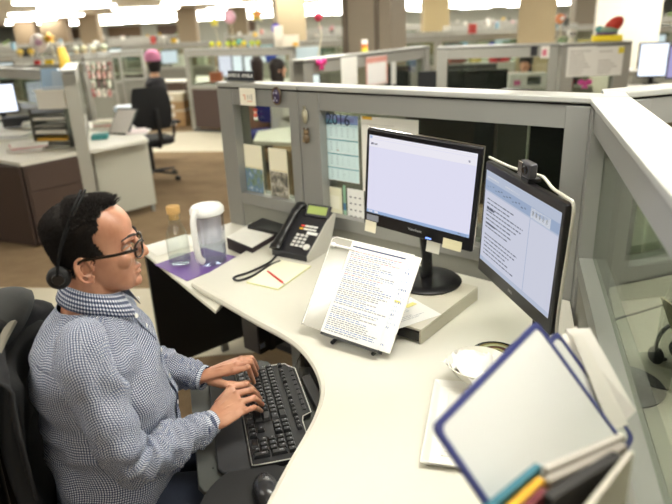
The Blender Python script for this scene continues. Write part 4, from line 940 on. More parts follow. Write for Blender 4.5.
# ---- glasses and headset
gl = thing('eyeglasses', 'dark tortoiseshell glasses worn by the typing man', 'glasses'); gl.matrix_world = MHd
TORT = mat('1f140f', .2, noise=.5, scale=90)
fr_ = MB()
for s_ in (-1, 1):
    lp = []
    for k in range(29):
        a_ = 2*PI*k/28; c, sn = math.cos(a_), math.sin(a_); yy = .0255*(abs(c)**.7)*(1 if c > 0 else -1); z2 = .0185*(abs(sn)**.7)*(1 if sn > 0 else -1)
        lp.append((.112-.0035*(abs(s_*.034+yy)/.05)**2*3, s_*.034+yy, -.007+z2))
    fr_.tube(lp, .0026, 8)
fr_.tube([(.112,-.010,-.001),(.115,0,.002),(.112,.010,-.001)], .0024, 8); fr_.build('frame', TORT, gl, smooth=True)
for s_ in (-1, 1):
    q = MB(); q.add([(.1115-.0035*(abs(s_*.034+.0245*math.cos(2*PI*k/24))/.05)**2*3, s_*.034+.0245*math.cos(2*PI*k/24), -.007+.0175*math.sin(2*PI*k/24)) for k in range(24)], [tuple(range(24))]); q.build('lens', glass('eef0ee', .5), gl)
    q = MB(); q.tube(smooth_curve([(.103,s_*.060,.001),(.092,s_*.071,.001),(.05,s_*.079,-.002),(.0,s_*.0815,-.003),(-.024,s_*.084,-.005),(-.044,s_*.080,-.022)], 4), .0026, 8, flat=1.5); q.build('temple_arm', TORT, gl, smooth=True)
hs_ = thing('headset', 'black over-head telephone headset worn by the typing man', 'headset'); hs_.matrix_world = MHd
for dx in (0, .010):
    q = MB(); arc = []
    for k in range(25):
        a_ = PI*k/24; y = -.096*math.cos(a_); z = -.03+ (.172)*math.sin(a_)**.72
        arc.append((-.078+.070*math.sin(a_)+dx*math.sin(a_), y, z-.012*(dx > 0)*math.sin(a_)*0))
    q.tube(arc, .0020, 8, flat=1.5); q.build('headband', mat('101011', .7, spec=.2), hs_, smooth=True)
for s_ in (-1, 1):
    q = MB(); q.M = Matrix.Translation((-.078, s_*.072, -.040)) @ Matrix.Rotation(-s_*PI/2, 4, 'X'); q.lathe([(.001,-.004),(.024,-.004),(.0275,.002),(.0275,.012),(.022,.018),(.001,.019)], 30); q.build('ear_pad', mat('0f0f10', .7), hs_, smooth=True, ang=50)
    q = MB(); q.M = Matrix.Translation((-.078, s_*.072, -.040)) @ Matrix.Rotation(-s_*PI/2, 4, 'X'); q.lathe([(.001,.0192),(.015,.0192),(.013,.024),(.001,.024)], 24); q.build('ear_cap', mat('1b1b1d', .3), hs_, smooth=True, ang=50)
# ================================================================ things on and behind the near partitions
dB = Vector((math.cos(AB_), math.sin(AB_), 0)); nB = Vector((math.sin(AB_), -math.cos(AB_), 0))      # nB points away from the camera
def onB(x, y, off=0):
    d = ray(x, y); o = KB+nB*off; s_ = (o-Vector((0,0,0))).dot(nB)/d.dot(nB); P = Vector((0,0,CH))+d*s_
    return (P-o).dot(dB), P.z
def MBpl(t, z, off, roll=0): p = KB+dB*t+nB*off; return Matrix.Translation((p.x, p.y, z)) @ Matrix.Rotation(AB_+PI, 4, 'Z') @ Matrix.Rotation(roll, 4, 'Y')
def card(name, label, cat, c0, c1, off, m, items=(), mats=(), th=.0012, group=None, roll=0):
    t0, z0 = onB(*c0, off); t1, z1 = onB(*c1, off); w, h = abs(t0-t1), abs(z0-z1)
    b = MB(); b.M = MBpl((t0+t1)/2, (z0+z1)/2, off, roll); b.box((-w/2, 0, -h/2), (w/2, th, h/2)); page(b, w, h, -.0004, items)
    return tag(b.build(name, [m]+list(mats)), label, cat, group), w, h, MBpl((t0+t1)/2, (z0+z1)/2, off, roll)
def photo(cols, sc_, seed=0):
    m = bpy.data.materials.new('photo_print'); m.use_nodes = True; nt = m.node_tree; L = nt.links.new; b = nt.nodes['Principled BSDF']; b.inputs['Roughness'].default_value = .3
    tc = nt.nodes.new('ShaderNodeTexCoord'); mp_ = nt.nodes.new('ShaderNodeMapping'); mp_.inputs['Location'].default_value = (seed, seed*2, 0)
    n1 = nt.nodes.new('ShaderNodeTexNoise'); n1.inputs['Scale'].default_value = sc_; n1.inputs['Detail'].default_value = 5; n1.inputs['Roughness'].default_value = .65
    cr = nt.nodes.new('ShaderNodeValToRGB'); cr.color_ramp.interpolation = 'LINEAR'
    for i, c in enumerate(cols):
        p_ = .3+.4*i/(len(cols)-1); e = cr.color_ramp.elements[i] if i < 2 else cr.color_ramp.elements.new(p_)
        e.position = p_; e.color = lin(c)
    L(tc.outputs['Object'], mp_.inputs[0]); L(mp_.outputs[0], n1.inputs['Vector']); L(n1.outputs['Fac'], cr.inputs[0]); L(cr.outputs[0], b.inputs['Base Color']); return m
TEAL = mat('4fa3b4', .6); PTEAL = mat('b9dbdd', .7); DKT = mat('2c3a55', .6)
# calendar
its = [(1,0,.87,1,1), (2,0,.865,1,.875), (4,.0,.875,.45,.93), (5,.45,.90,.9,.96)]
for r in range(4):
    y1 = .855-r*.215; its += [(3,0,y1-.205,1,y1), (2,0,y1-.022,1,y1)]
    for i in range(6):
        for j in range(4): its.append((6, .08+i*.155, y1-.06-j*.036, .14+i*.155, y1-.05-j*.036))
its += [(6,.1,.70,.14,.715),(7,.42,.46,.47,.475),(6,.55,.10,.65,.12)]
cal, w_, h_, Mc = card('wall_calendar', 'teal year calendar hanging inside the partition window', 'calendar', (320.5,113.6), (359.5,184), .047, mat('e8eeec',.6), its, [mat('8d9fd0',.5), TEAL, mat('cfe6e8',.7), mat('6fb6c9',.5), mat('7f6fb5',.5), mat('8aa4ae',.7), mat('a05a4a',.6)])
text_mesh('2016', .070, .0003, DKT, cal, 'year_number', Mc @ Matrix.Translation((-.005, -.0012, h_*.425)) @ Matrix.Rotation(PI/2, 4, 'X'))
card('paper_sheet', 'large white paper in the partition window right of the calendar', 'paper', (361,116), (418,200), .049, mat('e4e2d8',.8), [(1,.02,.96,.2,1),(2,.0,.90,.6,.905)], [mat('e2b33a',.6), mat('b5b3aa',.8)])
card('paper_sheet', 'pale cream paper below the calendar at the window edge', 'paper', (321.5,185), (342.5,221), .049, mat('e6e2c4',.8), [(1,.1,.35,.9,.75)], [mat('efecd6',.8)])
card('bookmark', 'narrow green strip beside the cream paper below the calendar', 'strip', (342.8,185), (346.6,221), .049, mat('8fb79a',.7), [(1,0,.3,1,.5)], [mat('4c7ba0',.7)])
card('paper_sheet', 'white paper with rows of dark dots below the calendar', 'paper', (347,188), (364.5,223), .049, mat('e9e9e4',.8), [(1, .15+.28*i, .12+.2*j, .27+.28*i, .16+.2*j) for i in range(3) for j in range(4)], [mat('54565c',.7)])
# photos in the short panel
def pcard(label, c0, c1, c2, cols, seed):
    o, w, h, M_ = card('pinned_photo', label, 'photo', c0, c2, .047, mat('e8e2c8',.8))
    fr = (c1[1]-c0[1])/(c2[1]-c0[1]); b = MB(); b.M = M_; b.box((-w/2+.003, -.0012, -h/2+.003), (w/2-.003, -.0002, -h/2+h*(1-fr))); b.build('picture_area', photo(cols, 28, seed), o)
    b = MB(); b.M = M_; b.box((-w/2+.01, -.0010, h/2-h*fr+.004), (w/2-.01, -.0002, h/2-h*fr+.007)); b.build('printed_line', mat('c9b98a',.8), o)
pcard('left pinned photo of grey trees and blue sky with a cream top', (237.5,143), (265.5,168), (265.2,197), ['2b3a33','7b8f76','5a7898','c9d3da'], 1)
pcard('right pinned photo of dark rocks with a cream top', (268,147.5), (290,172), (289.6,199), ['1f1e1c','55554e','9c9688','d9d6cc'], 5)
# paper note, medallion, ornaments
card('handwritten_note', 'small cream note with an orange scribble on the partition header', 'note', (239,87.5), (256,106), -.0078, mat('e9e4d2',.8),
   [(1,.18,.55,.36,.60),(1,.30,.30,.36,.6),(2,.48,.35,.53,.62),(2,.62,.35,.67,.6),(2,.75,.30,.80,.66),(1,.45,.22,.8,.26)], [mat('d58a5a',.7), mat('a7a196',.7)])
t0, z0 = onB(277, 96, -.007); md = thing('medallion', 'dark oval medallion with a gold rim on the partition header', 'medallion'); md.matrix_world = MBpl(t0, z0, -.0065) @ Matrix.Scale(1.35, 4)
b = MB(); b.M = Matrix.Rotation(PI/2, 4, 'X'); b.loft([[(.022*s_*math.cos(2*PI*k/28), .032*s_*math.sin(2*PI*k/28), z) for k in range(28)] for s_, z in ((.9,0),(1,.002),(.95,.006),(.8,.005))]); b.build('gold_rim', mat('6e5a3c', .35, .7), md, smooth=True, ang=60)
b = MB(); b.M = Matrix.Rotation(PI/2, 4, 'X'); b.loft([[(.017*s_*math.cos(2*PI*k/28), .026*s_*math.sin(2*PI*k/28), z) for k in range(28)] for s_, z in ((1,.0052),(.8,.009),(.3,.0105))]); b.build('purple_centre', mat('3a3048', .25, noise=.5, scale=200), md, smooth=True, ang=60)
for sx, sz in ((-.007,.01),(.007,.01),(0,-.006),(-.007,-.014),(.007,-.014)): b = MB(); b.ball((sx,-.0105,sz), .003, 8, 6); b.build('pale_stone', mat('a9a4b4',.3), md, smooth=True)
def ornament(label, x, y, off, parts_):
    t_, z_ = onB(x, y, off); o = thing('ornament', label, 'ornament'); o.matrix_world = MBpl(t_, z_, off)
    for nm, c, r, col in parts_: b = MB(); b.ball(c, r, 14, 10); b.build(nm, mat(col, .5), o, smooth=True)
ornament('tiny red and white hanging figure inside the short partition window', 255.5, 113.5, .035, [('hat',(0,0,.018),(.018,.008,.008),'c04a3e'),('head',(0,0,.006),(.010,.008,.010),'e0b49a'),('body',(0,0,-.008),(.013,.008,.012),'d86f5c'),('leg',(-.008,0,-.024),(.006,.006,.010),'efece2'),('leg',(.007,0,-.024),(.006,.006,.010),'efece2'),('green_base',(.004,0,-.034),(.010,.006,.005),'4c7a4a')])
ornament('grey tan oval ornament, the upper one on the wide partition post', 304.7, 115.5, -.010, [('oval_body',(0,0,-.002),(.017,.009,.034),'8f8a74'),('top_knob',(0,0,.036),(.008,.006,.007),'77725e'),('face_relief',(0,-.007,.006),(.010,.004,.014),'a39d86')])
ornament('dark brown carved ornament, the lower one on the wide partition post', 306, 136, -.012, [('carved_body',(0,0,-.012),(.019,.011,.022),'5b4a33'),('carved_head',(.002,0,.016),(.014,.010,.014),'6f5a3c'),('ear',(-.010,0,.030),(.005,.004,.008),'4a3b29'),('ear',(.012,0,.030),(.005,.004,.008),'4a3b29'),('paw',(-.008,-.009,-.022),(.006,.005,.006),'7f6848')])
# name plate standing on the cap
t0, z0 = onB(239, 75.5, .04); npl = thing('name_plate', 'dark name plate with white lettering standing on the partition top', 'name plate'); npl.matrix_world = MBpl(t0, 1.4505, .045, 0)
b = MB(); b.M = Matrix.Rotation(R(-8), 4, 'X'); b.box((-.095,-.003,.004), (.095,.003,.052)); b.build('plate', mat('23272f', .4), npl, bevel=.0015)
MB().box((-.097,-.014,0), (.097,.014,.006)).build('base_strip', mat('8f8f88', .35, .5), npl)
text_mesh('JAMES K. AYALA', .0265, .0004, mat('f2f2ee', .5), npl, 'lettering', Matrix.Rotation(R(-8), 4, 'X') @ Matrix.Translation((0, -.0036, .029)) @ Matrix.Rotation(PI/2, 4, 'X') @ Matrix(((1,.18,0,0),(0,1,0,0),(0,0,1,0),(0,0,0,1))))
# ---- neighbour behind the long partition
def slab(x0, x1, off, ztop, label, name, cat, col, zb=.742, th=.045, trim=None, stand=False):
    ta, _ = onB(x0, 130, off); tb_, _ = onB(x1, 130, off); t_ = thing(name, label, cat); t_.matrix_world = MBpl((ta+tb_)/2, zb, off); w = abs(ta-tb_); h = ztop-zb
    lo = .16 if stand else 0
    MB().box((-w/2, 0, lo), (w/2, th, h)).build('board' if not stand else 'back_shell', mat(col, .4), t_, bevel=.006)
    if stand: MB().box((-.03,.0,.012), (.03,.03,lo+.05)).build('stand_neck', BLACKM, t_); MB().box((-.12,-.06,0), (.12,.11,.0115)).build('stand_base', BLACKM, t_, bevel=.003)
    if trim:
        b = MB(); b.box((-w/2-.004,-.006,h), (w/2+.004,.006,h+.008)); b.build('top_trim', mat(trim, .4), t_); b = MB(); b.box((-w/2-.008,-.006,0), (-w/2-.001,.006,h+.008)); b.build('side_trim', mat(trim, .4), t_)
    return t_
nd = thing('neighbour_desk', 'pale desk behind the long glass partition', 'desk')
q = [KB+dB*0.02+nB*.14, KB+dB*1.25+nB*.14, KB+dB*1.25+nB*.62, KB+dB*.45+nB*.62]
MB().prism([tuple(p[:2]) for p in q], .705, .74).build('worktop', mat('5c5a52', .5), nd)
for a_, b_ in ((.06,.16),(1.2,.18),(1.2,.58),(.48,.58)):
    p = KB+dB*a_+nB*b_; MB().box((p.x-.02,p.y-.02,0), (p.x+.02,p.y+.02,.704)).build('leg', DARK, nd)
slab(405, 494, .42, 1.285, 'back of a black monitor seen through the glass above the square monitor', 'computer_monitor', 'monitor', '1b1b1c', trim='8e8c80', stand=True)
slab(497, 527, .40, 1.42, 'dark upright board behind the glass left of the pale framed one', 'desk_screen', 'board', '34332e')
slab(530, 566, .20, 1.315, 'dark board with a pale frame behind the glass near the corner', 'desk_screen', 'board', '1e1e1e', trim='b4b3a6')
# ---- neighbour to the right, behind the side partition
dC = Vector((math.cos(AC_), math.sin(AC_), 0)); nC = Vector((-math.sin(AC_), math.cos(AC_), 0)); dD = Vector((math.cos(AD_), math.sin(AD_), 0)); nD = Vector((-math.sin(AD_), math.cos(AD_), 0))
nd = thing('neighbour_desk', 'pale desk on the right behind the side partition', 'desk')
q = [KD-nD*.012+dD*.02, KD-nD*.012+dD*1.4, KD-nD*.75+dD*1.4, KD+dC*1.7+nC*.75, KD+dC*1.9+nC*.02, ]
q[4] = KB+dC*1.9+nC*.13; q.append(KB+dC*.1+nC*.13)
MB().prism([tuple(p[:2]) for p in q], .705, .74).build('worktop', mat('a5a294', .45), nd)
p = KD+dD*1.2-nD*.3; MB().box((p.x-.02,p.y-.02,0), (p.x+.02,p.y+.02,.704)).build('leg', DARK, nd)
p = KB+dC*1.6+nC*.3; MB().box((p.x-.02,p.y-.02,0), (p.x+.02,p.y+.02,.704)).build('leg', DARK, nd)
p = at(622, 386, .741); lb = thing('lamp_base', 'round black base with a short stem on the desk right of the partition', 'lamp base', (p.x, p.y, .7405))
MB().lathe([(.001,0),(.105,0),(.108,.006),(.10,.012),(.02,.016),(.001,.017)], 36).build('round_base', mat('131313', .35), lb, smooth=True)
b = MB(); b.tube(smooth_curve([at(640,402,.75),at(618,372,.746),at(604,345,.744),at(612,322,.744),at(640,312,.744),at(680,300,.745)], 6), .004, 8); tag(b.build('desk_cable', BLACKM, smooth=True), 'black cable curving across the desk right of the partition', 'cable')
p = at(668, 343, .80); hp = thing('headphones', 'black headphones with a ring band on the right hand desk', 'headphones', (p.x, p.y, .742), R(20))
b = MB(); b.tube([(.045*math.cos(a), 0, .06+.055*math.sin(a)) for a in [2*PI*k/24*.8-.3 for k in range(25)]], .006, 8); b.build('headband', BLACK, hp, smooth=True)
for s_ in (-1, 1): b = MB(); b.ball((s_*.04, 0, .028), (.014,.026,.027)); b.build('ear_cup', BLACKM, hp, smooth=True)
p = at(668, 385, .76); b = MB(); b.M = frame((p.x+.13, p.y+.02, .742), R(95)) @ Matrix.Rotation(R(-25), 4, 'X'); b.box((-.12,-.002,0), (.12,.002,.24)); tag(b.build('paper_sheet', mat('d5cfae', .8)), 'cream sheet propped up on the right hand desk', 'paper')
# beyond the right partition: a desk with papers
nd = thing('neighbour_desk', 'pale desk with papers beyond the right hand partition window', 'desk')
q = [KD+nD*.2+dD*.12, KD+nD*.2+dD*1.5, KD+nD*1.1+dD*1.5, KD+nD*1.1+dD*.55, KD+nD*.45+dD*.12]
MB().prism([tuple(p[:2]) for p in q], .755, .79).build('worktop', mat('d8d6c8', .45), nd)
for a_, b_ in ((.2,.3),(1.4,.3),(1.4,1.0),(.65,1.0)): p = KD+dD*a_+nD*b_; MB().box((p.x-.02,p.y-.02,0), (p.x+.02,p.y+.02,.754)).build('leg', DARK, nd)
for lab, a_, b_, w, d_, h, c, rz in [('white card box on the desk beyond the right window',.20,.55,.16,.12,.13,'efefe9',.2),('yellow green paper pile beyond the right window',.18,.42,.15,.12,.04,'c9cc86',.5),('large white leaning paper beyond the right window',.48,.50,.22,.02,.24,'f1f1ec',.1),('brown folder pile beyond the right window',.42,.75,.2,.2,.08,'8a7452',.1)]:
    p = KD+dD*a_+nD*b_; b = MB(); b.M = frame((p.x, p.y, .7905), AD_+rz); b.box((-w/2,-d_/2,0), (w/2,d_/2,h)); b.box((-w/2-.004,-d_/2-.004,h+.0004), (w/2+.004,d_/2+.004,h+.004)); tag(b.build('paper_pile' if 'box' not in lab else 'card_box', mat(c, .7), bevel=.001), lab, 'box' if 'box' in lab else 'papers')
# ================================================================ the rest of the office
def pxpanel(label, a, b, z, pl=.10, pr=.10, side=1, sill=.80, group=None, hb=None, head='a2a199', lowcol='84837a'):
    A = at(a[0], a[1], z); B = at(b[0], b[1], z); A.z = B.z = 0; d_ = B-A
    t = panel(label, A, math.atan2(d_.y, d_.x), d_.length, side, pl, pr, hb=hb or z-.12, sill=sill, top=z, head=head, lowcol=lowcol)
    if group: t['group'] = group
    return t
def desk(label, pts, z=.74, top=None, legs=True, col='d8d6cb', name='office_desk'):
    P = [at(x, y, z) for x, y in pts]; c = sum(P, Vector())/len(P); t = thing(name, label, 'desk', (c.x, c.y, 0))
    MB().prism([(p.x-c.x, p.y-c.y) for p in P], z-.032, z).build('worktop', mat(col, .5), t)
    if legs:
        for p in P: q = c+(p-c)*.88; MB().box((q.x-c.x-.02, q.y-c.y-.02, 0), (q.x-c.x+.02, q.y-c.y+.02, z-.033)).build('leg', GREYD, t)
    return t
def far_monitor(label, x, yb, z, wpx, hpx, yaw, screen='e8eefc', s=1.6, back=False, group=None):
    """x,yb: pixel of the foot on a surface at height z"""
    p = at(x, yb, z); dep = (p-Vector((0,0,CH))).dot(_fw); k = dep/FPX; w, h = wpx*k, hpx*k
    t = thing('computer_monitor', label, 'monitor', (p.x, p.y, z+.0005), yaw, group)
    MB().box((-w/2, -.02, .09), (w/2, .03, .09+h)).build('bezel', BLACKM, t, bevel=.006)
    if not back: MB().box((-w/2+.018, -.0225, .09+.022), (w/2-.018, -.0205, .09+h-.018)).build('screen', emit(screen, s), t)
    MB().box((-.03, .0, .012), (.03, .03, .0895)).build('stand_neck', BLACKM, t); MB().box((-.11, -.08, 0), (.11, .09, .0118)).build('stand_base', BLACKM, t)
    return t
def far_box(name, label, cat, x, yb, z, wpx, hpx, col, dep_m=.15, rz=0, group=None, bev=.004, extra=None, rough=.6):
    p = at(x, yb, z); k = (p-Vector((0,0,CH))).dot(_fw)/FPX; w, h = wpx*k, hpx*k
    b = MB(); b.M = frame((p.x, p.y+dep_m/2, z+.0005), rz); b.box((-w/2, -dep_m/2, 0), (w/2, dep_m/2, h)); o = b.build(name, mat(col, rough), bevel=bev); tag(o, label, cat, group)
    if extra:
        for nm, c_, u0, v0, u1, v1 in extra:
            e = MB(); e.M = b.M; e.box((-w/2+w*u0, -dep_m/2-.004, h*v0), (-w/2+w*u1, -dep_m/2-.0005, h*v1)); e.build(nm, mat(c_, .6), o)
    return o
def far_pile(label, x, yb, z, wpx, n, cols, rz=0, group=None, dm=.28):
    """a pile of loose sheets and files"""
    p = at(x, yb, z); k = (p-Vector((0,0,CH))).dot(_fw)/FPX; w = wpx*k; b = MB(); zz_ = z+.0005; rnd = random.Random(int(x*7+yb))
    for i in range(n):
        b.M = frame((p.x+rnd.uniform(-.02,.02), p.y+dm/2+rnd.uniform(-.02,.02), zz_), rz+rnd.uniform(-.25,.25)); th = rnd.uniform(.006,.02); b.m = i % len(cols)
        b.box((-w/2, -dm/2, 0), (w/2, dm/2, th)); zz_ += th
    return tag(b.build('paper_pile', [mat(c, .75) for c in cols]), label, 'papers', group)
def far_card(label, x0, y0, x1, y1, P, items=(), mats=(), col='ecebe4', name='pinned_paper', cat='paper', off=-.003, group=None):
    """a sheet pinned on the camera side of partition P"""
    M_ = P.matrix_world; o = M_ @ Vector((0, off, 0)); n_ = (M_.to_3x3() @ Vector((0,1,0))); dX = M_.to_3x3() @ Vector((1,0,0))
    def hit(x, y):
        d_ = ray(x, y); q = Vector((0,0,CH))+d_*((o-Vector((0,0,CH))).dot(n_)/d_.dot(n_)); return (q-o).dot(dX), q.z
    a, za = hit(x0, y0); b_, zb = hit(x1, y1); w, h = abs(b_-a), abs(za-zb)
    b = MB(); b.M = M_ @ Matrix.Translation(((a+b_)/2, off, (za+zb)/2)); b.box((-w/2, -.0012, -h/2), (w/2, 0, h/2)); page(b, w, h, -.0018, items)
    return tag(b.build(name, [mat(col, .8)]+list(mats)), label, cat, group)
# the walkway side of things: nearest left cubicle -----------------------------------------
LP = panel('grey partition end post between the brown cabinet and the grey desk', Vector((-2.14, 5.42, 0)), R(110), 1.5, -1, .10, .08, hb=1.30, sill=.9, top=1.43, head='b3b2a8')
LQ = pxpanel('grey back partition behind the papers at the left edge', (-60,66), (66,70), 1.36, .08, .08, side=-1, sill=.95)
t = desk('pale desk top over the brown cabinet at the left', [(-60,150),(20,163),(84,150.5),(79,112),(-60,112)], .74, legs=False)
a, b_ = at(21,163,.74), at(83,151,.74); ang_ = math.atan2(b_.y-a.y, b_.x-a.x)
cbt = thing('drawer_cabinet', 'dark brown drawer cabinet under the left desk', 'cabinet', (a.x, a.y, 0), ang_)
Lc = (b_-a).length
MB().box((.01,.012,.02), (Lc-.012,.55,.705)).build('body', BROWN, cbt, bevel=.003)
for k_ in range(3): MB().box((.03,.005,.05+.218*k_), (Lc-.03,.0115,.255+.218*k_)).build('front_panel', mat('4b3c35', .5), cbt)
b = MB(); b.M = Matrix.Translation((0,0,0)) @ Matrix.Rotation(PI/2+.25, 4, 'Z'); b.box((.02,.003,.02), (1.0,.02,.705)); b.build('side_panel', mat('3e312c', .5), cbt)
far_pile('messy white and red papers on the left desk', 22, 152, .74, 34, 5, ['efeee8','e4e2da','c4485a','f2f1ec'], .3)
far_pile('white papers lying behind the red ones on the left desk', 8, 140, .74, 30, 3, ['efefec','dcdde2'], .1)
# stacked letter trays
p = at(56, 148, .74); k_ = (p-Vector((0,0,CH))).dot(_fw)/FPX
lt = thing('letter_tray_stack', 'stack of dark letter trays full of files on the left desk', 'letter trays', (p.x, p.y+.12, .7405), R(-8))
for i in range(6):
    z = i*.062; MB().box((-.17,-.13,z), (.17,.13,z+.006)).build('tray_shelf', mat('4c4d48', .5), lt); MB().box((-.15,-.125,z+.0065), (.15,.12,z+.006+.012+.01*(i*7%3))).build('filed_papers', mat(['c9c5b5','d3a23c','dedbd0','b5b2a6','e2dfd4','8f96a3'][i], .7), lt)
for x_s in (-.176, .1705): MB().box((x_s,-.13,0), (x_s+.0055,.13,.35)).build('tray_side', mat('6a6a64', .5), lt)
far_box('storage_box', 'white plastic box on top of the letter tray stack', 'box', 54, 109, 1.115, 30, 19, 'e6e4dc', .2, R(-8), extra=[('box_rim','f2f1ea',-.05,.9,1.05,1.0)])
far_pile('pale blue folders lying on the white box', 54, 91, 1.262, 22, 3, ['b9d3ea','8fb3d8','dfe6ee'], .2, dm=.06)
for i, (x, hh, c) in enumerate([(49,.17,'a9c8e6'),(60,.15,'c5d9ee')]): 
    p = at(x-3, 91, 1.26); b = MB(); b.M = frame((p.x, p.y+.10, 1.275), R(-8)) @ Matrix.Rotation(R(-12), 4, 'X'); b.box((-.08,-.004,0), (.08,.004,hh)); tag(b.build('blue_folder', mat(c, .6)), ['left pale blue folder standing above the white box','right pale blue folder standing above the white box'][i], 'folder')
far_monitor('white glowing monitor at the left edge', 5, 121, .745, 30, 29, R(27), 'eaf1ff', 2.2)
far_box('desk_telephone', 'dark telephone in front of the glowing left edge monitor', 'phone', 14, 127, .76, 24, 9, '2b2c30', .18, .3)
far_box('speaker', 'small grey speaker right of the glowing left edge monitor', 'speaker', 35, 110, .80, 12, 14, '8a8a84', .1, .2)
far_pile('grey papers in front of the dark telephone', 30, 128, .76, 22, 3, ['e6e6e2','cfd6dc'], .5)
# grey desk with the tilted display
t = desk('pale desk with a light grey side panel left of the walkway chair', [(90,150),(148,139),(126,118),(84,122)], .74, legs=False)
a, b_ = at(92,149.5,.72), at(147,139.5,.72); a2 = math.atan2(b_.y-a.y, b_.x-a.x)
sp_ = MB(); sp_.M = frame((a.x, a.y, 0), a2); sp_.box((0,.0,.07), ((b_-a).length,.03,.705)); sp_.build('side_panel', mat('b7b6a8', .6), t).matrix_parent_inverse = t.matrix_world.inverted()
for x_s in (.02, (b_-a).length-.05): m_ = MB(); m_.M = frame((a.x, a.y, 0), a2); m_.box((x_s,0,0), (x_s+.03,.03,.069)); m_.build('foot', GREYD, t).matrix_parent_inverse = t.matrix_world.inverted()
p = at(117, 134, .745); fr_ = thing('tilted_frame', 'black framed pale board leaning on the desk left of the walkway chair', 'frame', (p.x, p.y, .742), R(-28), tilt=R(-38))
MB().box((-.13,0,0), (.15,.015,.30)).build('frame_border', mat('3a3f40', .4), fr_, bevel=.003); MB().box((-.115,-.0025,.015), (.135,-.0005,.285)).build('pale_board', mat('cfc8c4', .5), fr_)
MB().box((-.02,.016,.01), (.02,.09,.02)).build('prop', BLACKM, fr_)
far_box('teal_box', 'teal flat box on the grey desk beside the tilted frame', 'box', 98, 140, .74, 15, 5, '3f8a8a', .15, .2)
far_pile('white papers right of the tilted frame', 133, 135, .74, 20, 2, ['f2f1ee','e6d9d9'], .1)
far_pile('pile of pale papers behind the tilted frame', 100, 130, .74, 18, 5, ['efeee8','d9d3c0','e9b9b0'], .2)
far_pile('blue and white papers by the walkway chair', 125, 112, .74, 22, 4, ['dfe8f2','7fb4dc','f0efe9'], .1)
CW = pxpanel('partition covered with colourful pinned pictures left of the walkway', (84,57), (112,55), 1.36, .05, .05, side=-1, sill=.78)
rnd = random.Random(3)
pal = ['d8c9c4','b0454f','e9e4dc','8d3f45','c9a9a0','efe9df','5d4a4a','d99a9a','c6d0c0']
for i in range(5):
    for j in range(4):
        x = 86+i*5.4; y = 62+j*9; far_card('small colourful picture pinned on the partition left of the walkway', x, y, x+4.4, y+7.5, CW, [(1,.1,.15,.6,.6),(2,.5,.4,.9,.85)], [mat(rnd.choice(pal),.7), mat(rnd.choice(pal),.7)], rnd.choice(pal), 'pinned_picture', 'picture', group='pictures pinned beside the walkway')
# walkway chair
p = at(158, 178, .03); wcx = thing('office_chair', 'black office chair in the walkway at the far desk', 'chair', (p.x-.06, p.y+.05, 0), R(38)); wcx.scale = (1.1, 1.1, 1.1); chair_parts(wcx)
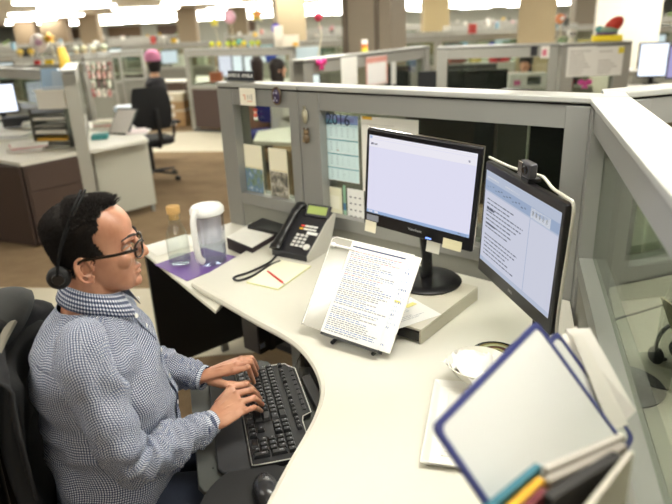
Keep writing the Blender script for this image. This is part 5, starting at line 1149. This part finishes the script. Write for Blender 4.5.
# person with the pink hat, seated far away
def far_person(label, x, yb, z, hpx, top, hair, skin='c99a7c', yaw=0, hat=None, seated=True, legs=None):
    p = at(x, yb, z); k = (p-Vector((0,0,CH))).dot(_fw)/FPX; Hh = hpx*k
    base = Vector((p.x, p.y, 0)); zt = z+Hh; s_ = 1.0
    M_ = frame((p.x, p.y, 0), yaw); b = MB(); b.M = M_; hz = zt-.12
    b.loft([[(.085*a*math.cos(2*PI*q/20)+dx, .072*a*math.sin(2*PI*q/20), hz+dz) for q in range(20)] for a, dz, dx in ((.35,-.115,.02),(.75,-.09,.012),(.92,-.04,0),(1,.02,0),(.9,.07,0),(.5,.105,0),(.1,.118,0))])
    b.ball((.092,0,hz-.015), (.014,.011,.014)); b.ball((0,.076,hz-.01), (.014,.008,.024)); b.ball((0,-.076,hz-.01), (.014,.008,.024))
    b.tube([(0,0,hz-.08),(-.01,0,hz-.20)], [.045,.06], 14)
    sh_z = hz-.24
    b.loft([[(a_*math.cos(2*PI*q/24), c_*math.sin(2*PI*q/24), zz_) for q in range(24)] for a_, c_, zz_ in ((.06,.08,sh_z+.05),(.10,.19,sh_z),(.12,.20,sh_z-.12),(.12,.17,sh_z-.34),(.13,.18,sh_z-.52))])
    for q in (-1, 1):
        b.tube([(0,q*.17,sh_z-.02),(.02,q*.225,sh_z-.28),(.24,q*.13,sh_z-.30)], [.05,.042,.03], 12); b.ball((.28,q*.12,sh_z-.30), (.045,.03,.02))
        b.tube([(0,q*.09,sh_z-.52),(.36,q*.10,sh_z-.50),(.38,q*.10,.10 if seated else .1),(.46,q*.10,.05)], [.08,.065,.045,.04], 12)
    me = remeshed(b, .012, 2, 'person'); me.materials.append(mat(skin, .5)); o = bpy.data.objects.new('person', me); C.objects.link(o); tag(o, label, 'person')
    c = MB(); c.M = M_; c.loft([[((a_+.012)*math.cos(2*PI*q/24), (c_+.012)*math.sin(2*PI*q/24), zz_) for q in range(24)] for a_, c_, zz_ in ((.065,.085,sh_z+.045),(.10,.19,sh_z),(.12,.20,sh_z-.12),(.12,.17,sh_z-.34),(.135,.185,sh_z-.52))])
    for q in (-1, 1): c.tube([(0,q*.17,sh_z-.02),(.02,q*.225,sh_z-.28),(.22,q*.135,sh_z-.30)], [.062,.054,.042], 12)
    me = remeshed(c, .014, 2, 'top'); me.materials.append(mat(top, .8)); t_ = bpy.data.objects.new('top', me); C.objects.link(t_); t_.parent = o
    l_ = MB(); l_.M = M_
    for q in (-1, 1): l_.tube([(0,q*.09,sh_z-.50),(.36,q*.10,sh_z-.50),(.38,q*.10,.10)], [.10,.078,.06], 12)
    me = remeshed(l_, .014, 2, 'trousers'); me.materials.append(mat('23242b', .8)); t2 = bpy.data.objects.new('trousers', me); C.objects.link(t2); t2.parent = o
    h = MB(); h.M = M_
    if hat:
        g_ = MB(); g_.M = M_; g_.loft([[(.098*a*math.cos(2*PI*q/20)-.018, .086*a*math.sin(2*PI*q/20), hz+dz) for q in range(20)] for a, dz in ((.7,-.14),(.9,-.08),(.96,-.01),(.97,.02))]); g_.build('hair', mat(hair, .6), o, smooth=True)
        h.loft([[(.102*a*math.cos(2*PI*q/20)-.01, .092*a*math.sin(2*PI*q/20), hz+dz) for q in range(20)] for a, dz in ((1.0,.005),(1.06,.03),(1.0,.09),(.7,.135),(.2,.15))]); h.build('hat', mat(hat, .8), o, smooth=True)
    else:
        h.loft([[(.100*a*math.cos(2*PI*q/20)-.018, .086*a*math.sin(2*PI*q/20), hz+dz) for q in range(20)] for a, dz in ((.7,-.17),(.85,-.10),(.88,-.03),(1,.045),(.95,.09),(.6,.125),(.15,.135))]); h.build('hair', mat(hair, .6), o, smooth=True)
    return o
far_person('person in dark clothes and a pink hat beyond the walkway chair', 160, 117, .60, 62, '1c1b20', '1a1512', yaw=R(172), hat='d889b0')
far_person('dark haired woman in white facing right behind the short partition', 282, 120, .60, 58, 'e8e4de', '1e1512', 'd9a588', yaw=R(10))
far_person('person in a brown and pink top sitting behind the name plate', 261, 116, .60, 56, 'b98a78', '2b1c18', yaw=R(100))
far_person('person in a purple top at the desk behind the long partition', 523, 107, .60, 50, '8a63a8', '231a16', 'd7a084', yaw=R(-120))
far_chair = thing('office_chair', 'dark blue office chair seen through the short partition window', 'chair', tuple(at(264,170,.0)), R(150))
o = [None]
def blue_chair(t):
    FB = mat('24308a', .8)
    b = MB(); b.loft([[(.24*a*math.cos(2*PI*k/24), .23*a*math.sin(2*PI*k/24), z) for k in range(24)] for a, z in ((.9,.42),(1,.44),(1,.48),(.9,.50))]); b.build('seat', FB, t, smooth=True)
    b = MB(); b.loft([[(.24*a*math.cos(2*PI*k/24), -.25+.04*a*math.sin(2*PI*k/24), z) for k in range(24)] for a, z in ((.7,.56),(1,.62),(1,.90),(.85,.96))]); b.build('backrest', FB, t, smooth=True)
    MB().box((-.03,-.26,.40), (.03,-.22,.62)).build('back_support', BLACKM, t)
    b = MB(); b.tube([(0,0,.05),(0,0,.42)], .03, 10); b.build('gas_lift', BLACKM, t)
    for a in range(5): an = 2*PI*a/5; b = MB(); b.tube([(0,0,.08),(.28*math.cos(an),.28*math.sin(an),.03)], [.03,.025], 8); b.build('star_leg', BLACKM, t)
blue_chair(far_chair)
desk('pale table seen through the short partition window', [(253,141),(300,143),(310,124),(258,131)], .74)
# behind the walkway: shelves with archive boxes and brown cabinets
def cab(label, x0, x1, yb, yt, col, top='dcdad0'):
    A = at(x0, yb, 0); B = at(x1, yb, 0); k = A.y*.94/FPX; L_ = (B-A).length; t = thing('cabinet', label, 'cabinet', (A.x, A.y, 0), math.atan2(B.y-A.y, B.x-A.x))
    MB().box((0,0,.03), (L_,.45,.705)).build('body', mat(col, .5), t); MB().box((-.02,-.02,.706), (L_+.02,.48,.74)).build('cabinet_top', mat(top, .5), t); MB().box((.02,.02,0), (L_-.02,.43,.029)).build('plinth', DARK, t)
    for i in range(2): MB().box((.01+i*L_/2,-.006,.06), (L_/2-.01+i*L_/2,-.0005,.69)).build('door', mat(col, .45), t)
    return t
cab('dark brown cabinet with a pale top right of the archive boxes', 193, 240, 124.5, 90, '44342f')
cab('dark brown cabinet far behind the tilted frame', 116, 142, 103, 80, '4a3833')
cab('brown cabinet behind the archive boxes', 156, 188, 117, 90, '54443a')
for i, (lab, c) in enumerate([('lowest tan archive box in the stack by the walkway','a8865c'),('middle tan archive box in the stack by the walkway','b3926a'),('third archive box with a white label in the stack by the walkway','a98a62'),('topmost pale archive box in the stack by the walkway','c9bfa6')]):
    p = at(173, 127, 0); b = MB(); b.M = frame((p.x, p.y+.2, i*.155+.001), R(-6)); b.box((-.27,-.18,0), (.27,.18,.125)); o = b.build('archive_box', mat(c, .8)); tag(o, lab, 'box')
    e = MB(); e.M = b.M; e.box((-.28,-.19,.1255), (.28,.19,.153)); e.build('lid', mat('cfc8b4' if i % 2 else c, .8), o)
    e = MB(); e.M = b.M; e.box((-.09,-.183,.03), (.09,-.1805,.10)); e.build('paper_label', mat('e8e6de', .8), o)
# long partitions seen over the near one
PE = pxpanel('grey partition with pinned calendar running to the big beige column', (303,59.5), (430,45.5), 1.45, .12, .10, side=-1, sill=.85)
PF = pxpanel('middle grey glass partition behind the dark monitor backs', (437,46.8), (560,42.8), 1.45, .10, .09, side=-1, sill=.85)
PG = pxpanel('grey glass partition with papers under the parrot ornament', (563,43.4), (633,40.4), 1.45, .12, .14, side=-1, sill=.85)
desk('pale desk behind the long near partition', [(300,125),(420,128),(520,124),(552,112),(520,96),(430,92),(300,98)], .74, legs=False, col='b9b6a8')
far_card('tall white sheet hanging on the far partition left of the calendar', 340.5, 57, 357.5, 84, PE)
far_card('pink bordered calendar pinned on the far partition', 365.5, 57.5, 387.5, 83, PE, [(1,0,.80,1,.98),(2,.08,.08,.92,.76),(1,.0,.0,.05,1),(1,.95,.0,1,1)], [mat('d99a8f',.7), mat('f4f2f0',.8)], 'eddfd9', 'wall_calendar', 'calendar')
far_card('white sheet pinned low on the far partition right of the pink calendar', 391, 62, 396, 84, PE, col='dcdcd8')
def bow(label, x, y, P, col, off=-.018):
    d_ = ray(x, y); M_ = P.matrix_world; n_ = M_.to_3x3() @ Vector((0,1,0)); o_ = M_ @ Vector((0,off,0)); q = Vector((0,0,CH))+d_*((o_-Vector((0,0,CH))).dot(n_)/d_.dot(n_))
    t = thing('ribbon_bow', label, 'bow'); t.matrix_world = Matrix.Translation(q) @ M_.to_3x3().to_4x4()
    for s_ in (-1, 1): b = MB(); b.ball((s_*.035,0,.008), (.034,.015,.026), 12, 8); b.build('loop', mat(col, .5), t, smooth=True)
    b = MB(); b.ball((0,-.005,0), (.014,.014,.014), 10, 8); b.build('knot', mat(col, .5), t, smooth=True)
    for s_ in (-1, 1): b = MB(); b.tube([(0,0,0),(s_*.02,0,-.05)], [.008,.012], 6); b.build('tail', mat(col, .5), t)
bow('bright pink bow on the far partition left of the white sheet', 321.5, 63, PE, 'e8328c')
bow('small pink bow on the glass partition under the parrot ornament', 585, 83, PG, 'd3459a', .036)
far_monitor('white monitor left of the pink bow behind the near partition', 312, 108, .741, 20, 26, R(8), 'f3f6ff', 2.2)
for i, (x, w, lab) in enumerate([(398,26,'left'),(440,44,'middle'),(484,42,'right')]):
    far_monitor(lab+' of the three black monitor backs behind the long near partition', x, [112,117,116][i], .741, w, 36, R(-4), back=True)
far_box('printer', 'dark low printer behind the black monitor backs', 'printer', 470, 78, .95, 56, 13, '3a3a38', .3, R(-12))
far_box('red_box', 'red boxes on the desk behind the dark printer', 'box', 500, 62, 1.02, 18, 8, 'b3222b', .15, .1, extra=[('dark_label','5a1418',.3,.1,.5,.9)])
far_box('yellow_box', 'small yellow and green box left of the red boxes', 'box', 476, 62, 1.02, 10, 7, 'b9a85a', .12, .1)
far_box('white_case', 'white case with a dark window in front of the purple clad person', 'case', 528, 90, .92, 36, 16, 'dcdad6', .16, R(-6), extra=[('dark_window','2f3a38',.48,.3,.85,.8),('pink_sticker','d5669a',.12,.3,.3,.6)])
far_box('pink_box', 'pale pink box beside the white case', 'box', 514, 82, .95, 9, 9, 'dfaebb', .1, 0)
far_card('left white sheet with faint tables under the bobblehead', 568, 47, 594, 76, PG, textlines(8,1,.1,.9,.08,.92,.5,.9,(1,),5), [mat('c2bfb8',.8)], 'e9e8e2', off=-.003)
far_card('right white sheet with faint lines under the parrot ornament', 597, 47, 621, 75, PG, textlines(8,1,.1,.9,.08,.92,.5,.9,(1,),9), [mat('c2bfb8',.8)], 'e9e8e2', off=-.003)
far_card('yellow note at the corner of the right white sheet', 619, 47, 624, 53, PG, col='e2d24a', off=-.006)
far_box('rose_box', 'rose red box behind the glass at the foot of the left table sheet', 'box', 569, 87, .98, 8, 7, 'd9566a', .1, 0)
far_box('dark_bin', 'dark object behind the glass between the table sheets', 'bin', 573, 84, .98, 9, 13, '2c2c30', .1, 0)
far_card('dark photo pinned on the glass partition left of the pink one', 531, 46, 537, 56, PF, col='2b2b2e', name='pinned_picture', cat='picture')
far_card('pink and white picture pinned near the top of the middle glass partition', 541, 46, 549, 58, PF, [(1,.2,.2,.7,.7)], [mat('d77a8c',.7)], 'e6dfd8', 'pinned_picture', 'picture')
# parrot ornament, bobblehead, candle and other things on partition tops
p = at(609, 41.2, 1.452); po = thing('bird_ornament', 'red and green stuffed bird ornament lying on a yellow box', 'ornament', (p.x, p.y+.05, 1.451), R(-18))
k_ = (p-Vector((0,0,CH))).dot(_fw)/FPX
MB().box((-14*k_,-.06,0), (14*k_,.06,6*k_)).build('yellow_box', mat('e8cf1e', .5), po, bevel=.008)
b = MB(); b.ball((0,0,6.5*k_+.035), (10*k_,.06,.035)); b.build('green_body', mat('7f9a86', .7), po, smooth=True)
b = MB(); b.ball((-1*k_,-.01,6*k_+.012), (11*k_,.062,.014)); b.build('purple_band', mat('6a4a7a', .6), po, smooth=True)
b = MB(); b.M = Matrix.Translation((5*k_,0,15*k_)) @ Matrix.Rotation(R(-40), 4, 'Y'); b.ball((0,0,0), (10.5*k_,.04,6.5*k_)); b.build('red_wing', mat('b8301e', .6, noise=.3, scale=60), po, smooth=True)
b = MB(); b.ball((-8*k_,-.01,6*k_+.05), (4*k_,.03,3.5*k_)); b.build('head', mat('4f8a86', .6), po, smooth=True)
p = at(572.5, 42.6, 1.452); bb = thing('bobblehead', 'white skull like bobblehead on the partition top', 'figurine', (p.x, p.y+.04, 1.451))
b = MB(); b.ball((0,0,8.5*k_), (5*k_,4.5*k_,4.6*k_)); b.build('head', mat('c4c1b6', .5), bb, smooth=True)
for s_ in (-1, 1): b = MB(); b.ball((s_*1.8*k_,-4*k_,8.8*k_), (1.3*k_,1*k_,1.3*k_)); b.build('eye', BLACK, bb, smooth=True)
b = MB(); b.lathe([(.001,0),(3*k_,0),(3.2*k_,1*k_),(2*k_,4.5*k_),(.001,5*k_)], 18); b.build('body', mat('b9b4a0', .6), bb, smooth=True)
p = at(365, 51.5, 1.452); cn = thing('striped_jar', 'white jar with yellow and red stripes on the far partition top', 'jar', (p.x, p.y+.05, 1.451)); k_ = (p-Vector((0,0,CH))).dot(_fw)/FPX
for i, (z0, z1, c) in enumerate([(0,2.5,'e3d84a'),(2.5,5,'e8a23a'),(5,7,'d9582e'),(7,11.5,'ece6dd')]): b = MB(); b.lathe([(.001,z0*k_),(3.4*k_,z0*k_),(3.4*k_,z1*k_-.0005),(.001,z1*k_-.0005)], 20); b.build('stripe' if i < 3 else 'lid', mat(c, .5), cn, smooth=True, ang=40)
# right hand workstation
far_monitor('bright white monitor at the right behind the corner', 650, 84, .741, 28, 33, R(-14), 'eaf2ff', 2.0)
far_monitor('lavender monitor at the right edge', 678, 86, .741, 26, 33, R(-20), 'b3addb', 1.1)
desk('pale desk with the two right hand monitors', [(622,89),(712,91),(712,73),(636,74)], .74)
far_pile('white papers in front of the bright right monitor', 646, 82, .74, 24, 3, ['f0efe9','e2e0d8'], .2)
p = at(640, 66, 1.0)
far_box('wooden_box', 'tan wooden box at the right edge by the lavender monitor', 'box', 672, 82, .742, 12, 22, 'a8845c', .2, .1)
far_box('desk_phone', 'black phone between the two right hand monitors', 'phone', 657, 70, .92, 12, 9, '1d1d1f', .15, 0)
far_pile('white page leaning under the bright right monitor', 636, 72, .92, 12, 2, ['f0f0ee'], .4)

def stand_under(label, x, yb, z, w, d_, dy=.1):
    p = at(x, yb, z); t = thing('filing_cabinet', label, 'cabinet', (p.x, p.y+dy, 0))
    MB().box((-w/2,-d_/2,.02), (w/2,d_/2,z-.001)).build('body', mat('a3a298', .5), t, bevel=.004)
    for i in range(3): MB().box((-w/2+.02,-d_/2-.006,.06+i*(z-.1)/3), (w/2-.02,-d_/2-.0005,.04+(i+1)*(z-.1)/3)).build('drawer', mat('a9a89e', .5), t)
    MB().box((-w/2+.02,-d_/2+.02,0), (w/2-.02,d_/2-.02,.0195)).build('plinth', DARK, t)
stand_under('grey filing cabinet carrying the dark printer', 470, 78, .95, .75, .45, .15)
stand_under('grey filing cabinet carrying the red boxes', 490, 62, 1.02, .75, .4, .08)
stand_under('grey filing cabinet under the white case', 524, 90, .915, .6, .4, .08)
stand_under('grey filing cabinet below the table sheets', 571, 86, .98, .4, .3, .06)
stand_under('grey filing cabinet under the black phone between the right monitors', 650, 70, .918, .6, .4, .1)
stand_under('grey filing cabinet under the pale blue folder and white box', 273, 62, 1.05, .6, .3, .08)
far_monitor('vivid blue far monitor right of the middle column', 496, 55, .742, 18, 9, R(0), '3a4ae8', 2.6)
far_monitor('pale blue far monitor left of the vivid blue one', 468, 56, .742, 12, 10, R(0), 'bcd0ff', 2.4)
desk('distant pale desk under the vivid blue monitor', [(448,62),(525,60),(520,50),(450,51)], .74, legs=False)
# ================================================================ far rows, top ornaments, balloons
MIDP = pxpanel('grey partition with flower pots along its top in the middle distance', (183,49.5), (292,46.8), 1.40, .08, .08, side=-1, sill=.80, lowcol='45352f')
desk('pale desk behind the walkway cabinets', [(196,88),(300,86),(300,74),(196,76)], .74, legs=False)
far_monitor('left one of the two white monitors in the middle distance', 227, 82, .741, 14, 22, R(6), 'ece8ff', 1.9)
far_monitor('right one of the two white monitors in the middle distance', 239, 81, .741, 11, 22, R(16), 'eef2ff', 2.1)
far_monitor('bright small monitor left of the brown clad person', 250, 79, .741, 10, 18, R(2), 'f4f6ff', 2.1)
far_monitor('bright small monitor right of the brown clad person', 265, 78, .741, 9, 17, R(2), 'f4f6ff', 2.1)
far_box('blue_binder', 'royal blue binders above the dark haired woman', 'binder', 273, 62, 1.0505, 15, 11, '3a55c4', .15, .1)
far_box('white_file_box', 'white box below the royal blue binders', 'box', 281, 62, 1.0505, 9, 6, 'd8dfe8', .12, 0)
far_box('orange_basket', 'orange brown basket left of the name plate', 'basket', 216, 82, .78, 12, 9, 'a8542c', .2, 0)
far_pile('white papers under the two middle distance monitors', 232, 78, .78, 20, 3, ['efeee8','dbe4e0'], .1)
far_box('pale_blue_shelf', 'pale blue box behind the far partition right of the tan column', 'box', 305, 60, 1.18, 30, 12, 'bccfd8', .15, R(6))
far_box('white_carton', 'white carton stack in front of the tan column', 'box', 291, 46.8, 1.4015, 16, 11, 'e4dccb', .1, R(6), extra=[('yellow_label','e2b34a',.6,.05,.95,.35)])
far_box('white_carton', 'smaller white carton on top behind the stack at the tan column', 'box', 279, 47.1, 1.4015, 9, 20, 'ece6d8', .1, R(6))
rnd = random.Random(21)
# flower pots on the middle partition
def flower(label, x, yb, z, hpx, col, group=None):
    p = at(x, yb, z); k = (p-Vector((0,0,CH))).dot(_fw)/FPX; s_ = hpx*k; t = thing('flower_pot', label, 'flower', (p.x, p.y+.04, z+.001), 0, group)
    b = MB(); b.lathe([(.001,0),(.18*s_,0),(.25*s_,.35*s_),(.001,.35*s_)], 12); b.build('pot', mat('c9b48a', .7), t)
    b = MB(); b.ball((0,0,.62*s_), (.42*s_,.3*s_,.34*s_), 12, 8); b.build('blossoms', mat(col, .7, noise=.3, scale=60), t, smooth=True)
for i, x in enumerate([212,219,228,235,244,252,258]):
    flower('small pot of yellow green flowers on the middle distance partition', x, 49.45-(x-183)*.0248, 1.4015, 7, ['c8cf3e','d8c83a','b9cf4a'][i % 3], 'flower pots on the middle partition')
flower('tiny teal flower pot between the yellow ones and the tan column', 240, 48.0, 1.4015, 9, '6fb0a4')
# balloons on sticks
def balloon(label, x, y, dep, rpx, col, xb, yb, star=False, col2=None, zb=1.40):
    if 183 < xb < 292: yb = 49.45-(xb-183)*.0248
    e0 = at(xb, yb, zb); e0.y += .05; dep = (e0-Vector((0,0,CH))).dot(_fw); c = deep(x, y, dep); c.y = e0.y; k = dep/FPX; r = rpx*k; t = thing('balloon', label, 'balloon', tuple(c))
    if star:
        pts = [((r if i % 2 == 0 else r*.55)*math.sin(PI*i/5), (r if i % 2 == 0 else r*.55)*math.cos(PI*i/5)) for i in range(10)]
        b = MB(); b.loft([[(u*f_, y_, w_*f_) for u, w_ in pts] for f_, y_ in ((.3,-.07),(.8,-.05),(1,0),(.8,.05),(.3,.07))]); b.build('foil_star', mat(col, .3), t, smooth=True)
    else: b = MB(); b.ball((0,0,0), (r,r*.7,r*1.1)); b.build('foil_balloon', mat(col, .3), t, smooth=True)
    if col2: b = MB(); b.ball((r*.25,-r*.66,r*.1), (r*.45,.02,r*.4)); b.build('printed_patch', mat(col2, .4), t, smooth=True)
    b = MB(); b.tube([(0,0,-r), (.02,0,-r-.1), (e0.x-c.x, 0, zb+.001-c.z)], .006, 6); b.build('stick', mat('d8d2b8', .6), t)
balloon('yellow star balloon left of the pink one', 216, 22, 10.5, 6, 'd8cf52', 219, 47, True)
balloon('pale pink balloon between the two yellow ones', 231.5, 17, 10.5, 6, 'd9a9bd', 233, 46.5)
balloon('yellow star balloon with an orange patch, the right one', 258, 15, 9.5, 8, 'd6c85a', 259, 46.5, True, 'cf8a52')
balloon('small violet and green balloon beside the tan column', 276.5, 28.5, 9.5, 4.5, '4a2ad0', 275, 46.5, False, '46c84a')
balloon('pink red balloon right of the tan column', 318.5, 17, 9, 4, 'd0455f', 318, 57.9, zb=1.45)
balloon('orange balloon far behind the right glass partition', 557, 19, 9, 4.5, 'd98a5c', 556, 43, False, 'e8e2d8', zb=1.45)
# far left: streamers, flowers and small things on partition tops
ML = pxpanel('long partition with ornaments on top at the far left', (-12,66), (82,62.5), 1.36, .05, .05, side=-1, sill=.8)
M2L = pxpanel('far partition row under the yellow flowers on the left', (14,58), (120,51.5), 1.36, .05, .05, side=-1, sill=.8)
M3L = pxpanel('far partition left of the pink hatted person', (86,52.5), (142,50), 1.36, .05, .05, side=-1, sill=.8)
balloon('white and yellow plush toy hanging at the far left', 42, 43, 8.6, 8, 'ece4e2', 43, 64.4, False, 'c8a0b8', zb=1.36)
balloon('yellow orange balloon beside the white plush toy', 53, 38, 8.4, 6, 'd9b43e', 56, 63.8, True, 'd98a3a', zb=1.36)
b = MB(); c = deep(61, 48, 8.2); e = deep(65, 74, 8.0); b.tube([tuple(c), tuple((c+e)/2+Vector((.02,0,0))), tuple(e)], [.05,.07,.05], 8, flat=.4); tag(b.build('paper_streamer', mat('d9b02c', .7)), 'yellow paper streamer hanging over the left partition', 'streamer')
far_box('red_toy', 'small red toy on the far left partition top', 'toy', 37, 64.8, 1.362, 5, 4, 'c02a2a', .05)
far_box('yellow_toy', 'small yellow toy right of the red one on the far left partition top', 'toy', 49, 64.3, 1.362, 8, 4, 'e2c02a', .05)
for i, (x, c) in enumerate([(20,'cdb04a'),(31,'c9a83e'),(76,'d8dccb'),(84,'efe2c0'),(93,'dfe6d2'),(104,'c9d4b8')]):
    flower(['amber flower pot near the far left column','second amber flower pot near the far left column','pale flower pot right of the yellow streamer','cream flower pot left of the walkway pictures','pale green flower pot above the walkway pictures','green flower pot furthest right above the walkway pictures'][i], x, 57.6-(x-14)*.058, 1.362, 8, c)
far_box('dark_screen', 'dark screen back at the far left below the plush toy', 'screen', 28, 60, 1.30, 14, 12, '2d2d2a', .06)
# generic far rows
def row(y, x0, x1, z, seed):
    rnd = random.Random(seed); x = x0
    while x < x1:
        L_ = rnd.uniform(2.0, 2.8)
        if abs(x/y+.22) > .035:
            t = panel('distant grey cubicle partition in the rows across the hall', Vector((x, y, 0)), 0, L_, -1, .07, .07, hb=z-.13, sill=.85, top=z, head='a5a49b'); t['group'] = 'distant cubicle partitions'
            for _ in range(3):
                u = x+L_*(_+.5)/3+rnd.uniform(-.12, .12); k = rnd.random()
                c = rnd.choice(['e4e2da','d9d6cc','efeee8','c9c4b2','b8c6cf','9a4a44','d9c46a','6a7f95','c98f9a','7f9a7a','2c2c30','ddd5c4'])
                b = MB(); h = rnd.uniform(.15, .45); b.M = frame((u, y+rnd.uniform(.3, .7), .7405), rnd.uniform(-.3,.3)); b.box((-rnd.uniform(.1,.22),-.1,0), (rnd.uniform(.1,.22),.1,h)); tag(b.build('office_clutter_box', mat(c, .6)), 'small box or binder on a distant desk', 'box', 'boxes on distant desks')
            for _ in range(2):
                u = x+L_*(_+.5)/2+rnd.uniform(-.4, .4); c = rnd.choice(['e4e2da','d9b23e','efeee8','c94f4a','8fb5c9','7f9a5a','d9a0b0','4a4a44'])
                b = MB(); b.M = frame((u, y-.05+.1, z+.001), rnd.uniform(-.3,.3)); h = rnd.uniform(.06,.2); b.box((-.06,-.04,0), (rnd.uniform(.02,.1),.04,h)); tag(b.build('partition_top_trinket', mat(c, .6), bevel=.01), 'small coloured trinket on a distant partition top', 'trinket', 'trinkets on distant partitions')
            if rnd.random() < .55:
                q = Vector((x+L_*rnd.uniform(.3,.7), y+.45, .7405)); t = thing('computer_monitor', 'distant glowing monitor behind a partition', 'monitor', tuple(q), R(rnd.uniform(-25, 25)), 'distant monitors')
                MB().box((-.22,-.02,.16), (.22,.02,.50)).build('bezel', BLACKM, t); MB().box((-.205,-.023,.175), (.205,-.0205,.485)).build('screen', emit('e6edff', 1.8), t); MB().box((-.03,0,0), (.03,.02,.1595)).build('stand_neck', BLACKM, t)
            b = MB(); b.box((x+.05, y+.14, .71), (x+L_-.05, y+.85, .74)); dk = b.build('distant_desktop', mat('cfccc0', .5)); tag(dk, 'pale desk top behind a distant partition', 'desk', 'distant desks')
            for sx in (.1, L_-.15): MB().box((x+sx, y+.4, 0), (x+sx+.04, y+.5, .709)).build('leg', GREYD, dk)
        x += L_+rnd.choice([.02, .02, 1.1])
row(12.8, -16, -5.6, 1.40, 1); row(12.6, -.6, 12, 1.42, 2); row(16.5, -18, 15, 1.42, 3); row(21, -19, 18, 1.42, 4); row(27, -20, 20, 1.45, 5); row(34, -22, 24, 1.5, 6); row(42, -20, 30, 1.5, 7)

# ================================================================ camera and view
cam = bpy.data.cameras.new('camera'); co = bpy.data.objects.new('camera', cam); C.objects.link(co)
M3 = Matrix((_ix, -_iy, -_fw)).transposed()
co.matrix_world = Matrix.Translation((0, 0, CH)) @ M3.to_4x4()
cam.sensor_width = 36; cam.sensor_fit = 'HORIZONTAL'; cam.lens = 36*FPX/672; cam.clip_start = .02; cam.clip_end = 200
cam.dof.use_dof = DOF; cam.dof.focus_distance = 1.72; cam.dof.aperture_fstop = 2.4; cam.dof.aperture_blades = 0
sc = bpy.context.scene; sc.camera = co
w = bpy.data.worlds.new('world'); sc.world = w; w.use_nodes = True
w.node_tree.nodes['Background'].inputs[0].default_value = lin('d8dad2'); w.node_tree.nodes['Background'].inputs[1].default_value = .3
sc.view_settings.view_transform = 'Standard'; sc.view_settings.look = 'None'; sc.view_settings.gamma = 1; sc.view_settings.exposure = EXPO
sc.cycles.max_bounces = 8; sc.cycles.transparent_max_bounces = 16
